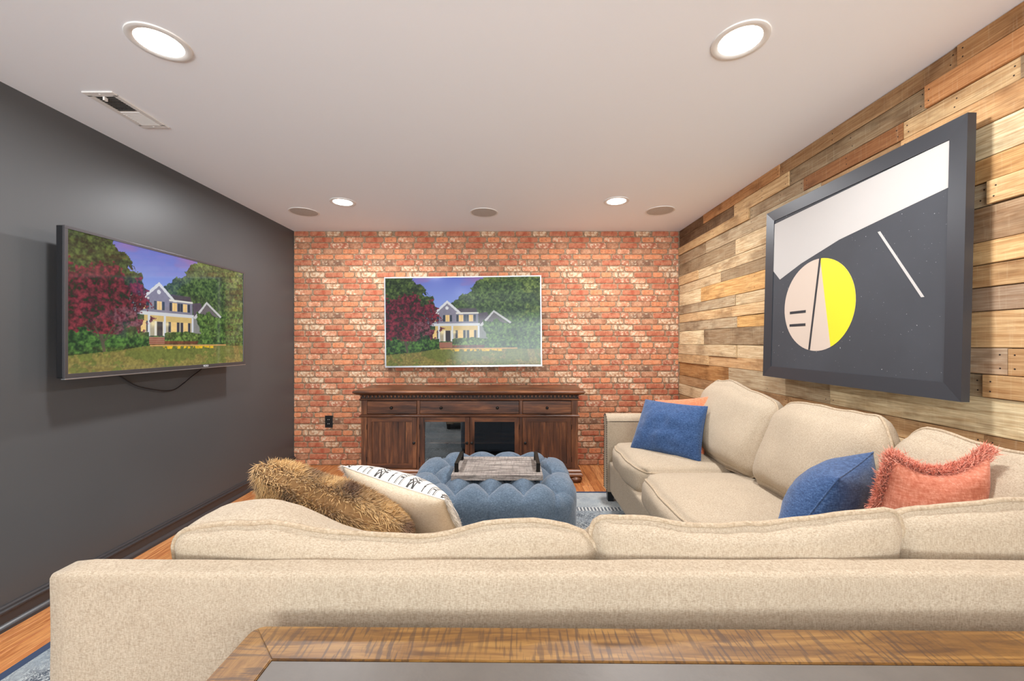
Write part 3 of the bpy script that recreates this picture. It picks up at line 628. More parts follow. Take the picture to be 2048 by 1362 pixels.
for xx, yy in ((kx0 + .02, ky + .0), (kx1 - .02, ky + .0), (kx0 + .02, kyb - .06), (kx1 - .02, kyb - .06)):
    MB().lathe([(.030, 0), (.046, .006), (.054, .017), (.056, .026), (.053, .035), (.042, .044), (.030, .048), (.036, .052)], (xx, yy, 0.0), n=28).build('bun_foot', M['wood_h'], K, smooth='all')
# ------------------------------------------------------------------ rug
def m_rug():
    t = NT('distressed_rug'); v = t.coord(); 
    n = t.noise(v, 3.5, 4, 0.6); fine = t.noise(v, 90, 4, 0.75); sx = t.n('ShaderNodeSeparateXYZ', {0: v})
    y_ = sx.outputs[1]
    inner = t.ramp(t.math('SUBTRACT', y_, 1.90), [(.965, 1), (.972, 0)])          # ornament field starts at Y 2.87
    def squig(scale, wd, dist):
        q = t.noise(v, scale, 2, 0.5, dist); return t.ramp(t.math('ABSOLUTE', t.math('SUBTRACT', q, 0.5)), [(wd * .8, 1), (wd * 1.3, 0)])
    m1 = squig(17, .035, 2.5); m2 = squig(42, .05, 1.5)
    dense = t.math('MAXIMUM', m1, m2)
    worn = t.ramp(t.noise(v, 7, 4, .65), [(.38, .25), (.6, 1)])
    sparse = t.math('MULTIPLY', squig(30, .022, 3.0), t.ramp(t.noise(v, 6, 2), [(.48, 0), (.6, 1)]))
    motif = t.math('MULTIPLY', t.mix(inner, sparse, dense), worn)
    edge = t.ramp(t.math('ABSOLUTE', t.math('SUBTRACT', y_, 2.845)), [(.028, 1), (.032, 0)])
    tick = t.ramp(t.math('FRACT', t.math('MULTIPLY', sx.outputs[0], 40.0)), [(.45, 0), (.5, 1)])
    c = t.mix(t.ramp(n, [(0.35, 0), (0.65, 1)]), lin(142, 152, 158), lin(190, 193, 190))
    c = t.mix(t.math('MULTIPLY', motif, t.ramp(fine, [(.34, .25), (.5, .95)])), c, lin(42, 54, 72))
    c = t.mix(t.math('MULTIPLY', edge, .8), c, t.mix(t.math('MULTIPLY', tick, t.ramp(fine, [(.35, .3), (.5, 1)])), lin(214, 214, 208), lin(46, 58, 76)))
    c = t.mix(t.math('MULTIPLY', t.ramp(fine, [(0.55, 0), (0.7, 1)]), 0.4), c, lin(216, 214, 206))
    t.set(Base_Color=c, Roughness=0.97, Specular_IOR_Level=0.1); t.bump(fine, 0.5, 0.004); return t.m
RG = MB(); RG.box(-1.83, 1.15, -0.1, 3.17, 0.001, 0.010, 0.003)
rug = RG.build('area_rug', m_rug(), loc=(0, 0, 0.001)); tag(rug, 'faded blue and grey patterned rug under the sofa and ottoman', 'rug')
mb = MB(); mb.box(-1.836, -1.800, -0.1, 3.17, 0.002, 0.0125, 0.003).box(-1.80, 1.15, 3.150, 3.176, 0.002, 0.0118, 0.003); mb.build('binding', plain('navy_binding', lin(52, 66, 92), 0.95), rug)
# ------------------------------------------------------------------ soft shapes
def softgrid(half, r, bulge, n=22, deform=None, seed=0, wr=0.004):
    """rounded, bulged box. returns mapping fn + MB (local, centred)"""
    h = Vector(half)
    def mp(p):
        p = Vector(p); q = Vector((p.x * h.x, p.y * h.y, p.z * h.z)); inn = Vector([max(-(h[i] - r), min(h[i] - r, q[i])) for i in range(3)])
        d = q - inn
        pos = inn + (d.normalized() * r if d.length > 1e-9 else d)
        fx, fy, fz = 1 - p.x ** 2, 1 - p.y ** 2, 1 - p.z ** 2
        pos.x += bulge[0] * p.x * fy * fz ** .7; pos.y += bulge[1] * p.y * fx ** .6 * fz ** .6; pos.z += bulge[2] * p.z * fx ** .6 * fy ** .6
        w_ = Vector((pn(pos + Vector((seed, 0, 0)), 5), pn(pos + Vector((0, seed, 3)), 5), pn(pos + Vector((seed, 7, 0)), 5))) * wr * 1.6 + Vector((0, 0, pn(pos + Vector((9, seed, 0)), 14))) * wr * .6
        pos = pos + w_
        return deform(pos, p) if deform else pos
    mb = MB(); L = [math.sin(math.pi / 2 * (-1 + 2 * i / n)) * .35 + (-1 + 2 * i / n) * .65 for i in range(n + 1)]
    for ax in range(3):
        for s in (-1, 1):
            vs = []
            for a in L:
                for b_ in L:
                    p = [0, 0, 0]; p[ax] = s; p[(ax + 1) % 3] = a; p[(ax + 2) % 3] = b_; vs.append(mp(p))
            mb.add(vs, [(i * (n + 1) + j, (i + 1) * (n + 1) + j, (i + 1) * (n + 1) + j + 1, i * (n + 1) + j + 1) for i in range(n) for j in range(n)])
    return mp, mb
def loop_on(mp, axis, s, n=26, inset=1.0):
    """perimeter of the cube face axis=s"""
    pts = []
    a1, a2 = (axis + 1) % 3, (axis + 2) % 3
    for (f0, f1) in (((-1, -1), (1, -1)), ((1, -1), (1, 1)), ((1, 1), (-1, 1)), ((-1, 1), (-1, -1))):
        for i in range(n):
            t = i / n; p = [0, 0, 0]; p[axis] = s; p[a1] = f0[0] + (f1[0] - f0[0]) * t; p[a2] = f0[1] + (f1[1] - f0[1]) * t; pts.append(mp(p))
    return pts
SB = Vector((0.35, 1.15, 0))
sofa = thing('sectional_sofa', 'oatmeal fabric L-shaped sectional sofa with loose back cushions along the plank wall', 'sofa', SB)
def cushion(name, center, half, r, bulge, parent, weltaxis, rot=None, deform=None, seed=0, both=True, wr=0.004, n=22, welt=True, m='linen', ws=(-.93, .93)):
    Rm = rot or Matrix.Identity(3); cv = Vector(center)
    mp, mb = softgrid(half, r, bulge, n, deform, seed, wr)
    mb.v = [tuple(cv + Rm @ Vector(v)) for v in mb.v]
    o = mb.build(name, M[m], parent, loc=cv, smooth='all', weld=True)
    if welt:
        for s in ws:
            pts = [cv + Rm @ Vector(p) for p in loop_on(mp, weltaxis, s)]
            # push outwards a touch
            cen = sum(pts, Vector()) / len(pts); pts = [p + (p - cen).normalized() * 0.002 for p in pts]
            MB().tube(pts, 0.0055, 8, closed=True).build('piping', M['piping'], o, smooth='all')
    return o
def rbox(x0, x1, y0, y1, z0, z1, r, bulge=(0, 0, 0), name='frame', seed=0, n=16, wr=0.0015, deform=None, m='linen', parent=None):
    return cushion(name, ((x0 + x1) / 2, (y0 + y1) / 2, (z0 + z1) / 2), ((x1 - x0) / 2, (y1 - y0) / 2, (z1 - z0) / 2), r, bulge, parent or sofa, 2, seed=seed, n=n, wr=wr, welt=False, deform=deform, m=m)
# back frames
NY0, NY1 = 0.780, 0.845
rbox(-.915, 1.600, NY0, NY1, .10, .745, .014, (0, .003, 0), 'near_back', 1, 40)
rbox(1.500, 1.600, NY1, 3.06, .10, .745, .03, (0, 0, 0), 'wall_side_back', 2, 30)
# bases (skirts)
rbox(-.86, .80, NY1, 1.50, .10, .31, .02, name='near_base', seed=3)
rbox(.716, 1.50, .9, 2.95, .10, .325, .02, name='side_base', seed=4)
# arms: left end and far end, rolled outward
def arm(along, name, lo, hi, c0, sgn, topz, seed):
    """along 'X': arm runs in X from lo..hi, its inner face at Y=c0, rolled towards sgn"""
    prof = [(0, .09), (0, topz - .05)]
    for k in range(0, 11):
        a = math.pi - k * math.pi * 1.30 / 10; prof.append((.055 + .055 * math.cos(a), topz - .055 + .055 * math.sin(a)))
    prof += [(.092, topz - .115), (.10, .3), (.10, .09)]
    # smooth soft edge at both ends
    N = len(prof); mb = MB(); vs = []; st = [(lo, .93), (lo + .006, .98), (lo + .02, 1), (hi - .02, 1), (hi - .006, .98), (hi, .93)]
    cen = (.05, .37)
    for x_, s_ in st:
        for a, b in prof:
            aa = cen[0] + (a - cen[0]) * s_; bb_ = cen[1] + (b - cen[1]) * (1 - (1 - s_) * .25)
            vs.append((x_, c0 + sgn * aa, bb_) if along == 'X' else (c0 + sgn * aa, x_, bb_))
    fs = [(i * N + k, i * N + (k + 1) % N, (i + 1) * N + (k + 1) % N, (i + 1) * N + k) for i in range(len(st) - 1) for k in range(N)]
    fs += [tuple(range(N)), tuple((len(st) - 1) * N + k for k in range(N - 1, -1, -1))]
    o = mb.add(vs, fs).build(name, M['linen'], sofa, smooth=50)
    tr = MB(); path = [Vector((0, a, b)) for a, b in prof]
    front = lo if along == 'X' else hi; sg = -1 if along == 'X' else 1
    pl = MB(); pp = []
    for i in range(N - 1):
        L = (path[i + 1] - path[i]).length; m_ = max(1, int(L / .016))
        for k in range(m_):
            p = path[i].lerp(path[i + 1], k / m_); q = Vector((0, cen[0], p.z)); p2 = p.lerp(Vector((0, cen[0], min(p.z, topz - .055))), .10)
            P = (front + sg * .0005, c0 + sgn * p2.y, p2.z) if along == 'X' else (c0 + sgn * p2.y, front + sg * .0005, p2.z)
            tr.lathe([(.0065, 0), (.0052, sg * .003), (.0001, sg * .0045)], P, 'X' if along == 'X' else 'Y', 8); pp.append(P)
    t_ = tr.build('nailhead_trim', M['pewter'], o, smooth='all'); t_['kind'] = 'stuff'
    return o
arm('X', 'far_arm', .706, 1.53, 2.955, 1, .665, 5)
arm('Y', 'near_arm', .85, 1.50, -.795, -1, .575, 6)
for (a, b) in ((.74, 3.0), (1.53, 3.0), (-.87, .82), (-.87, 1.42), (.70, 1.42), (1.53, .82), (.79, 1.9)):
    mb = MB(); zt, zb2 = .10, .011; s0, s1 = .028, .020
    mb.add([(a - s1, b - s1, zb2), (a + s1, b - s1, zb2), (a + s1, b + s1, zb2), (a - s1, b + s1, zb2), (a - s0, b - s0, zt), (a + s0, b - s0, zt), (a + s0, b + s0, zt), (a - s0, b + s0, zt)], [(0, 3, 2, 1), (4, 5, 6, 7), (0, 1, 5, 4), (1, 2, 6, 5), (2, 3, 7, 6), (3, 0, 4, 7)])
    mb.build('leg', M['leg_black'], sofa)
# seat cushions
def sdf(pos, p):
    k = max(0, -p.x) ** 2 if True else 0
    pos.x += .045 * abs(p.y) ** 7 * k; pos.y *= 1 - .07 * max(0, -p.x) ** 7; pos.z -= .012 * abs(p.y) ** 4 * max(0, p.z)
    return pos
def seat(x0, x1, y0, y1, seed, z0=.30, z1=.475):
    return cushion('seat_cushion', ((x0 + x1) / 2, (y0 + y1) / 2, (z0 + z1) / 2), ((x1 - x0) / 2 - .006, (y1 - y0) / 2 - .004, (z1 - z0) / 2), .055, (.026, .010, .028), sofa, 2, seed=seed, deform=sdf, wr=.006, n=26)
seat(.712, 1.40, 2.262, 2.950, 11); seat(.70, 1.40, 1.545, 2.255, 12); seat(.755, 1.40, .93, 1.54, 13)
seat(-.79, -.02, .95, 1.535, 14); seat(-.012, .75, .95, 1.535, 15)
# back cushions, wall side: thickness along X, width along Y
def side_cushion(y0, y1, ztop, seed, lean=17, xb=1.31, zb0=.465, prof=None, n=24):
    H = ztop - zb0; hy = (y1 - y0) / 2
    def df(pos, p):
        t = (pos.z + H / 2) / H
        if prof: pos.z = -H / 2 + (pos.z + H / 2) * np.interp(pos.y / hy, [q[0] for q in prof], [q[1] for q in prof])
        pos.x *= (1.0 - .35 * max(0, t - .35))   # thinner at top
        return pos
    R = Matrix.Rotation(math.radians(lean), 3, 'Y')
    return cushion('back_cushion', (xb + .03, (y0 + y1) / 2, zb0 + H / 2), (.09, hy, H / 2), .088, (.045, .012, .015), sofa, 0, R, df, seed, wr=.010, n=n, ws=(-.30,))
side_cushion(2.045, 2.80, .93, 21, prof=[(-1, .93), (-.6, .95), (-.1, 1.0), (.3, 1.04), (.7, 1.02), (1, .90)])
side_cushion(1.425, 2.045, .905, 22, prof=[(-1, .93), (-.75, 1.02), (-.2, 1.0), (.6, 1.0), (1, .96)])
side_cushion(.86, 1.415, .90, 23, prof=[(-1, .98), (.2, .99), (.7, 1.02), (1, .95)])
# back cushions, near side: silhouette from the photograph turned into real heights
def near_cushion(x0, x1, tops, seed, yc=.975, hy=.085, n=40, YS=.95, low=None):
    zb0 = .455; H = .36; hx = (x1 - x0) / 2; xc = (x0 + x1) / 2
    xs = [(px - CX) / FPX * (YS - .05) for px, _ in tops]; zs = [HC - (py - CY) / FPX * YS for _, py in tops]; lw = low or [(0, .09), (3000, .09)]
    def df(pos, p):
        zt = np.interp(pos.x + xc, xs, zs) + .036 / .09 * np.interp(pos.x + xc, [(q[0] - CX) / FPX * (YS - .05) for q in lw], [q[1] for q in lw]); k = (zt - zb0 - .012) / H; pos.z = -H / 2 + (pos.z + H / 2) * k
        t = max(0, (pos.z + H / 2) / H); pos.z -= np.interp(pos.x + xc, [(q[0] - CX) / FPX * (YS - .05) for q in lw], [q[1] for q in lw]) * t * t * (p.y + .75) / 1.75 * (1 if p.y > -.75 else 0); pos.y -= .035 * t; return pos
    return cushion('back_cushion', (xc, yc, zb0 + H / 2), (hx, hy, H / 2), .05, (.012, .030, .008), sofa, 1, None, df, seed, wr=.008, n=n, ws=(-.80,))
near_cushion(-.752, .190, [(343, 1022), (400, 1010), (450, 1006), (500, 1005), (560, 1009), (600, 1022), (650, 1042), (700, 1055), (750, 1060), (830, 1064), (880, 1062), (920, 1054), (960, 1044), (1000, 1038), (1060, 1037), (1100, 1040), (1150, 1052), (1200, 1085)], 31, low=[(343, .0), (520, .0), (640, .06), (720, .10), (3000, .10)])
near_cushion(.163, .872, [(1160, 1040), (1200, 1031), (1260, 1031), (1350, 1037), (1450, 1040), (1560, 1034), (1650, 1022), (1750, 1013), (1785, 1018), (1830, 1050)], 32, yc=.976)
near_cushion(.850, 1.48, [(1755, 1030), (1775, 1012), (1805, 1001), (1850, 995), (1950, 993), (2048, 989), (2300, 985)], 33, yc=.995, YS=.975)
# ------------------------------------------------------------------ throw pillows
def pillow(name, label, TL, TR, BR_, BL, T, mat, seed=0, n=36, wrk=.006, q=.42, pinch=.05, flop=0.0, vtop=0.0, backmat=None, seam=True, asym=0.5, cat='throw pillow'):
    TL, TR, BR_, BL = map(Vector, (TL, TR, BR_, BL)); nrm = (TR - TL + BR_ - BL).cross(TL - BL + TR - BR_).normalized()
    if nrm.y > 0: nrm = -nrm      # faces the camera
    def S(u, v, side):
        uu = u * (1 - pinch * (1 - v * v)); vv_ = v * (1 - pinch * (1 - u * u))
        a, b = (uu + 1) / 2, (vv_ + 1) / 2
        P = (BL * (1 - a) + BR_ * a) * (1 - b) + (TL * (1 - a) + TR * a) * b
        w_ = (max(0, (1 - u * u)) * max(0, (1 - v * v))) ** q
        h = T * w_ * (asym if side > 0 else (1 - asym))
        wn_ = wrk * w_ * (pn(P * 11 + Vector((seed, 0, side * 3))) + .5 * pn(P * 27 + Vector((seed, 2, side)))) * 1.5
        P = P + nrm * side * (h + wn_)
        P.z -= vtop * max(0, v) ** 2 * (1 - u * u)
        return P
    cen = (TL + TR + BR_ + BL) / 4; cen.z = min(TL.z, TR.z, BR_.z, BL.z)
    root = thing(name, label, cat, cen, 'throw pillows on the sofa')
    g = [-math.cos(math.pi * i / n) for i in range(n + 1)]
    for side, nm in ((1, 'rear_cover'), (-1, 'front_cover')):
        mb = MB(); mb.add([S(a, b, side) for a in g for b in g], [(i * (n + 1) + j, (i + 1) * (n + 1) + j, (i + 1) * (n + 1) + j + 1, i * (n + 1) + j + 1) for i in range(n) for j in range(n)])
        m_ = backmat if (backmat and side > 0) else mat
        o = mb.build(nm, m_, root, smooth='all')
        if side < 0:
            uvl = o.data.attributes.new('puv', 'FLOAT_VECTOR', 'POINT'); uvl.data.foreach_set('vector', np.array([(a, b, 0) for a in g for b in g], dtype=np.float32).ravel())
    if seam:
        pts = [S(-1 + 2 * i / 24, -1, 1) for i in range(24)] + [S(1, -1 + 2 * i / 24, 1) for i in range(24)] + [S(1 - 2 * i / 24, 1, 1) for i in range(24)] + [S(-1, 1 - 2 * i / 24, 1) for i in range(24)]
        MB().tube(pts, .0028, 6, closed=True).build('seam', m_, root, smooth='all')
    return root, S, nrm
def strands(name, P, Nn, length, width, jitter, mat, parent, cols, seed=0, droop=0.0, lean=None, kind=True):
    g = np.random.RandomState(seed); P = np.array(P); Nn = np.array(Nn); k = len(P)
    Nn = Nn / np.linalg.norm(Nn, axis=1, keepdims=True); d = Nn + g.normal(0, jitter, (k, 3))
    if lean is not None: d += np.array(lean)
    d /= np.linalg.norm(d, axis=1, keepdims=True); side = np.cross(d, g.normal(0, 1, (k, 3))); side /= np.linalg.norm(side, axis=1, keepdims=True)
    L = (length * g.uniform(.6, 1.15, k))[:, None]; wv = width
    curl = g.normal(0, .35, (k, 3)) * L; curl[:, 2] -= droop
    p0 = P; p1 = P + d * L * .5; p2 = P + d * L + curl * .35
    V = np.stack([p0 - side * wv, p0 + side * wv, p1 - side * wv * .8, p1 + side * wv * .8, p2], 1).reshape(-1, 3)
    off = np.array(wloc(parent)); V = V - off
    b = np.arange(k) * 5
    q = np.stack([b, b + 1, b + 3, b + 2], 1); t = np.stack([b + 2, b + 3, b + 4], 1)
    me = bpy.data.meshes.new(name); me.from_pydata(V.tolist(), [], q.tolist() + t.tolist())
    cols = np.array(cols); ci = cols[g.randint(0, len(cols), k)] if cols.ndim == 2 and len(cols) != k else cols
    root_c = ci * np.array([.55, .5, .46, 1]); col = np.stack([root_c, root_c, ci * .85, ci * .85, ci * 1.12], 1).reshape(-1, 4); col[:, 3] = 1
    me.color_attributes.new('Col', 'FLOAT_COLOR', 'POINT').data.foreach_set('color', col.astype(np.float32).ravel())
    me.materials.append(mat); o = bpy.data.objects.new(name, me); C.objects.link(o); o.parent = parent
    if kind: o['kind'] = 'stuff'
    return o
def m_strand():
    t = NT('fibre'); t.set(Base_Color=t.attr('Col').outputs['Color'], Roughness=0.85, Specular_IOR_Level=0.2, Sheen_Weight=.2); return t.m
M['fibre'] = m_strand()
# far pillows on the wall-side seat
pillow('throw_pillow', 'plain orange square pillow tucked behind the navy pillow by the far arm', (1.055, 2.925, .775), (1.29, 2.60, .845), (1.205, 2.50, .485), (.95, 2.86, .49), .11, M['orange'], 3, asym=.5)
pillow('throw_pillow', 'navy blue square pillow standing upright before the far sofa arm', (.950, 2.83, .795), (1.222, 2.485, .80), (1.123, 2.370, .478), (.797, 2.69, .478), .15, M['navy'], 5, asym=.6, wrk=.012)
# near corner pillows
pillow('throw_pillow', 'dark navy pillow slumped in the sofa corner behind the coral pillow', (1.04, 1.27, .765), (1.27, 1.40, .815), (1.25, 1.46, .50), (.86, 1.31, .49), .20, M['navy'], 8, asym=.35, q=.5)
rt, Sf, nr = pillow('throw_pillow', 'coral pink pillow with shaggy fringed edges in the sofa corner', (1.098, 1.15, .872), (1.300, 1.085, .905), (1.285, 1.07, .50), (1.055, 1.23, .50), .20, M['coral'], 12, asym=.42, vtop=.045, wrk=.008, seam=False)
P = []; Nn = []; g = np.random.RandomState(4)
for k in range(22000):
    e = g.randint(0, 2); s = g.uniform(-1, 1)
    u, v = ((s, 1), (-1, s), (1, s))[e]
    p = Sf(u, v, 1); c0 = Sf(u * .9, v * .9, 1) * .5 + Sf(u * .9, v * .9, -1) * .5
    dd = (p - c0); dd = dd.normalized() if dd.length > 1e-6 else Vector((0, 0, 1))
    P.append(p + Vector(g.normal(0, .006, 3))); Nn.append(dd)
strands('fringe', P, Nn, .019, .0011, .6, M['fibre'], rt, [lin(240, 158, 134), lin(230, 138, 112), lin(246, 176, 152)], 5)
# brown shaggy pillow
rt, Sf, nr = pillow('throw_pillow', 'shaggy brown faux fur pillow lying against the near back cushion', (-.742, 1.15, .842), (-.300, 1.15, .640), (-.375, 1.46, .47), (-.855, 1.46, .575), .17, plain('fur_base', lin(150, 116, 76), .95), 20, asym=.5, seam=False, q=.38, pinch=.03)
def on_surface(Sf, nr, N, seed, sides=(1, -1), margin=1.0):
    g = np.random.RandomState(seed); P = []; Nn = []
    for k in range(N):
        u, v = g.uniform(-margin, margin, 2); s = sides[g.randint(0, len(sides))]; e = .02
        p = Sf(u, v, s); a = Sf(min(1, u + e), v, s) - Sf(max(-1, u - e), v, s); b = Sf(u, min(1, v + e), s) - Sf(u, max(-1, v - e), s); nn = a.cross(b)
        if nn.dot(nr) * s < 0: nn = -nn
        if nn.length < 1e-9: nn = nr * s
        nn = nn.normalized()
        if max(abs(u), abs(v)) > .93: nn = (nn + (p - Sf(u * .8, v * .8, s)).normalized()).normalized()
        P.append(p); Nn.append(nn)
    return P, Nn
P, Nn = on_surface(Sf, nr, 100000, 6)
cl = []
for p in P:
    a = pn(p, 9) + .5 * pn(p, 23); k = min(1, max(0, .48 + a * 1.4))
    c1 = np.array(lin(128, 98, 76)); c2 = np.array(lin(222, 184, 128)); cl.append(c1 * (1 - k) + c2 * k)
sw = [tuple(np.array(n_) + .9 * np.array((pn(p, 8), pn(p + Vector((5, 0, 0)), 8), pn(p + Vector((0, 9, 0)), 8)))) for p, n_ in zip(P, Nn)]
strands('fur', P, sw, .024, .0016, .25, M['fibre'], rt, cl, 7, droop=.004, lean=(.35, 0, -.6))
# white embroidered pillow
def m_tribal():
    t = NT('embroidered_cotton'); a = t.attr('puv').outputs['Vector']; sp = t.n('ShaderNodeSeparateXYZ', {0: a}); u, v = sp.outputs[0], sp.outputs[1]
    x = t.math('FRACT', t.math('MULTIPLY', t.math('ADD', u, 1.04), 1.55))      # bands run across the width
    y = t.math('FRACT', t.math('MULTIPLY', v, 17.0)); y2 = t.math('FRACT', t.math('MULTIPLY', v, 16.0))
    def band(c, w_): return t.math('LESS_THAN', t.math('ABSOLUTE', t.math('SUBTRACT', x, c)), w_)
    tri = t.math('ABSOLUTE', t.math('SUBTRACT', y, .5))
    zig = t.math('LESS_THAN', t.math('ABSOLUTE', t.math('SUBTRACT', t.math('ABSOLUTE', t.math('SUBTRACT', x, .14)), t.math('MULTIPLY', tri, .14))), .024)
    l1 = band(.05, .016); l2 = band(.23, .016); tick = t.math('MULTIPLY', band(.285, .035), t.math('LESS_THAN', y, .45)); tick2 = t.math('MULTIPLY', band(.015, .035), t.math('LESS_THAN', y, .45))
    l3 = band(.50, .014); dm = t.math('MULTIPLY', t.math('LESS_THAN', t.math('ADD', t.math('MULTIPLY', t.math('ABSOLUTE', t.math('SUBTRACT', x, .50)), 14), tri), .42), 1.0)
    l4 = band(.68, .012); l5 = band(.715, .007); l6 = band(.82, .012); l7 = band(.855, .007); pil = t.math('MULTIPLY', band(.768, .042), t.math('LESS_THAN', y2, .42))
    s = zig
    for q_ in (l1, l2, tick, tick2, l3, dm, l4, l5, l6, l7, pil): s = t.math('MAXIMUM', s, q_)
    c = t.mix(t.math('MULTIPLY', s, .93), lin(238, 230, 218), lin(30, 30, 34)); t.set(Base_Color=c, Roughness=.95, Specular_IOR_Level=.1); t.bump(s, .3, .003); return t.m
rt, Sf, nr = pillow('throw_pillow', 'cream pillow with black embroidered bands beside the shaggy brown pillow', (-.600, 1.42, .758), (-.205, 1.21, .722), (-.165, 1.50, .43), (-.56, 1.66, .47), .17, m_tribal(), 30, backmat=M['cream'], asym=.46, q=.40, seam=True)
P = []; Nn = []
g = np.random.RandomState(8)
for k in range(2600):
    s = g.uniform(-1, 1); e = g.randint(0, 2); u, v = ((-1, s), (1, s))[e]; cl_ = round(s * 16) / 16; v = cl_ + g.normal(0, .008); v = max(-1, min(1, v))
    p = Sf(u, v, 1); c0 = Sf(u * .9, v, 1) * .5 + Sf(u * .9, v, -1) * .5; P.append(p); Nn.append((p - c0).normalized() + Vector((0, 0, -.2)))
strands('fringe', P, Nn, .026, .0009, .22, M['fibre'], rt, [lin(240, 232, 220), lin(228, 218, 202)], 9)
# ------------------------------------------------------------------ ottoman
OX, OY, AX, AY, OZ = -.113, 2.30, .452, .40, .472
ott = thing('tufted_ottoman', 'square slate blue button-tufted ottoman on the rug between sofa and media console', 'ottoman', (OX, OY, .010))
DX, DY = .0855, .15; RR = .085
PD = .060
def puff(x, y):
    """x,y unrolled, relative to the centre; returns outward displacement"""
    X2 = min(abs(x), 4 * DX); Y2 = min(abs(y), 2 * DY)
    a = (x / DX + y / DY) / 2; b = (x / DX - y / DY) / 2
    dia = (abs(math.sin(math.pi * a)) * abs(math.sin(math.pi * b))) ** .42
    # pleats outside the button field
    fx = max(0, abs(x) - 4 * DX); fy = max(0, abs(y) - 2 * DY)
    colx = abs(math.sin(math.pi * (x / DX) / 2)) ** .45 if True else 0
    rowy = abs(math.sin(math.pi * (y / DY) / 2)) ** .45
    if fx <= 0 and fy <= 0: return dia * PD
    if fy > 0 and fx <= 0:
        t = min(1, fy / .10); edge = abs(math.sin(math.pi * ((x / DX + 2 * 1) / 2))) ** .45
        return ((1 - t) * dia_edge(x) + t * (.80 + .20 * edge)) * PD
    if fx > 0 and fy <= 0:
        t = min(1, fx / .10); edge = rowy
        return ((1 - t) * rowy + t * (.80 + .20 * edge)) * PD
    t = min(1, max(fx, fy) / .10); return ((1 - t) * .0 + t * 1.0) ** .5 * PD
def dia_edge(x): return abs(math.sin(math.pi * x / DX / 2)) ** .6
def build_ottoman():
    NT_, prof = 420, []
    ex = 5.5
    per = []
    raw = []
    for k in range(40000):
        th = 2 * math.pi * k / 40000; c, s = math.cos(th), math.sin(th)
        raw.append((math.copysign(abs(c) ** (2 / ex), c), math.copysign(abs(s) ** (2 / ex), s)))
    ra = np.array(raw + [raw[0]]); L_ = np.concatenate([[0], np.cumsum(np.hypot(np.diff(ra[:, 0]) * AX, np.diff(ra[:, 1]) * AY))])
    # fill the jumps at the axis crossings by straight interpolation
    for q in np.linspace(0, L_[-1], NT_, endpoint=False): per.append((float(np.interp(q, L_, ra[:, 0])), float(np.interp(q, L_, ra[:, 1])), 0))
    rings = []
    for i in range(0, 61): rings.append(('top', i / 60))
    for i in range(1, 15): rings.append(('arc', i / 14))
    for i in range(1, 15): rings.append(('side', i / 14))
    vs = []
    for kind, t in rings:
        for (cx, cy, th) in per:
            fl = (AX - RR, AY - RR)
            if kind == 'top': x, y, z = cx * fl[0] * t, cy * fl[1] * t, OZ; xu, yu = x, y; n_ = Vector((0, 0, 1))
            else:
                m_ = max(abs(cx), abs(cy)); o_ = Vector((cx ** 3 if abs(cx) < m_ else cx, cy ** 3 if abs(cy) < m_ else cy, 0)); o_ = Vector((math.copysign(abs(cx) ** (ex - 1), cx) / AX, math.copysign(abs(cy) ** (ex - 1), cy) / AY, 0)).normalized()
                bx, by = cx * fl[0], cy * fl[1]
                if kind == 'arc':
                    a = t * math.pi / 2; x, y, z = bx + o_.x * RR * math.sin(a), by + o_.y * RR * math.sin(a), OZ - RR * (1 - math.cos(a)); n_ = (o_ * math.sin(a) + Vector((0, 0, 1)) * math.cos(a)); L = RR * a
                else:
                    x, y = bx + o_.x * (RR + .014 * t), by + o_.y * (RR + .014 * t); z = OZ - RR - t * (OZ - RR - .055); n_ = o_.copy(); L = RR * math.pi / 2 + t * (OZ - RR - .055)
                xu, yu = bx + o_.x * L, by + o_.y * L
            d = puff(xu, yu) if kind != 'side' else puff(xu, yu) * (1 - .25 * t)
            p = Vector((x, y, z)) + n_ * (d - .052); p += n_ * .0025 * pn(p, 22)
            vs.append((p.x + OX, p.y + OY, p.z))
    fs = [(i * NT_ + k, i * NT_ + (k + 1) % NT_, (i + 1) * NT_ + (k + 1) % NT_, (i + 1) * NT_ + k) for i in range(len(rings) - 1) for k in range(NT_)]
    fs.append(tuple((len(rings) - 1) * NT_ + k for k in range(NT_)))
    MB().add(vs, fs).build('upholstery', M['ottoman'], ott, smooth='all', weld=True)
build_ottoman()
for j in range(-2, 3):
    for i in range(-4, 5):
        if (i + j) % 2: continue
        if abs(j) == 1 and abs(i) > 3: continue
        zz = OZ - .052 + .003
        MB().lathe([(.0001, .006), (.006, .005), (.009, .001), (.009, -.003)], (OX + i * DX, OY + j * DY, zz), n=12).build('button', M['ottoman'], ott, smooth='all')
for sx in (-1, 1):
    for sy in (-1, 1): MB().lathe([(.018, .0), (.026, .045)], (OX + sx * .34, OY + sy * .30, .011), n=16).build('leg', M['leg_black'], ott, smooth=True)
# ------------------------------------------------------------------ tray
def m_tray():
    t = NT('weathered_grey_wood'); n = t.noise(t.coord(scale=(.1, 1, 1)), 60, 5, .7, .6); s = t.noise(t.coord(scale=(1, .12, 1)), 120, 3, .6)
    c = t.ramp(n, [(.33, lin(78, 70, 66)), (.5, lin(140, 130, 122)), (.68, lin(186, 176, 166))]); c = t.mix(t.math('MULTIPLY', t.ramp(s, [(.4, 1), (.5, 0)]), .45), c, lin(92, 84, 80))
    t.set(Base_Color=c, Roughness=.85); t.bump(n, .3, .002); return t.m
M['tray'] = m_tray()
TX0, TX1, TY0, TY1, TZ = -.325, .165, 2.115, 2.465, .466
tr = thing('serving_tray', 'weathered grey wooden tray with metal handles resting on the blue ottoman', 'tray', ((TX0 + TX1) / 2, (TY0 + TY1) / 2, TZ))
nb = 4; bw = (TY1 - TY0) / nb
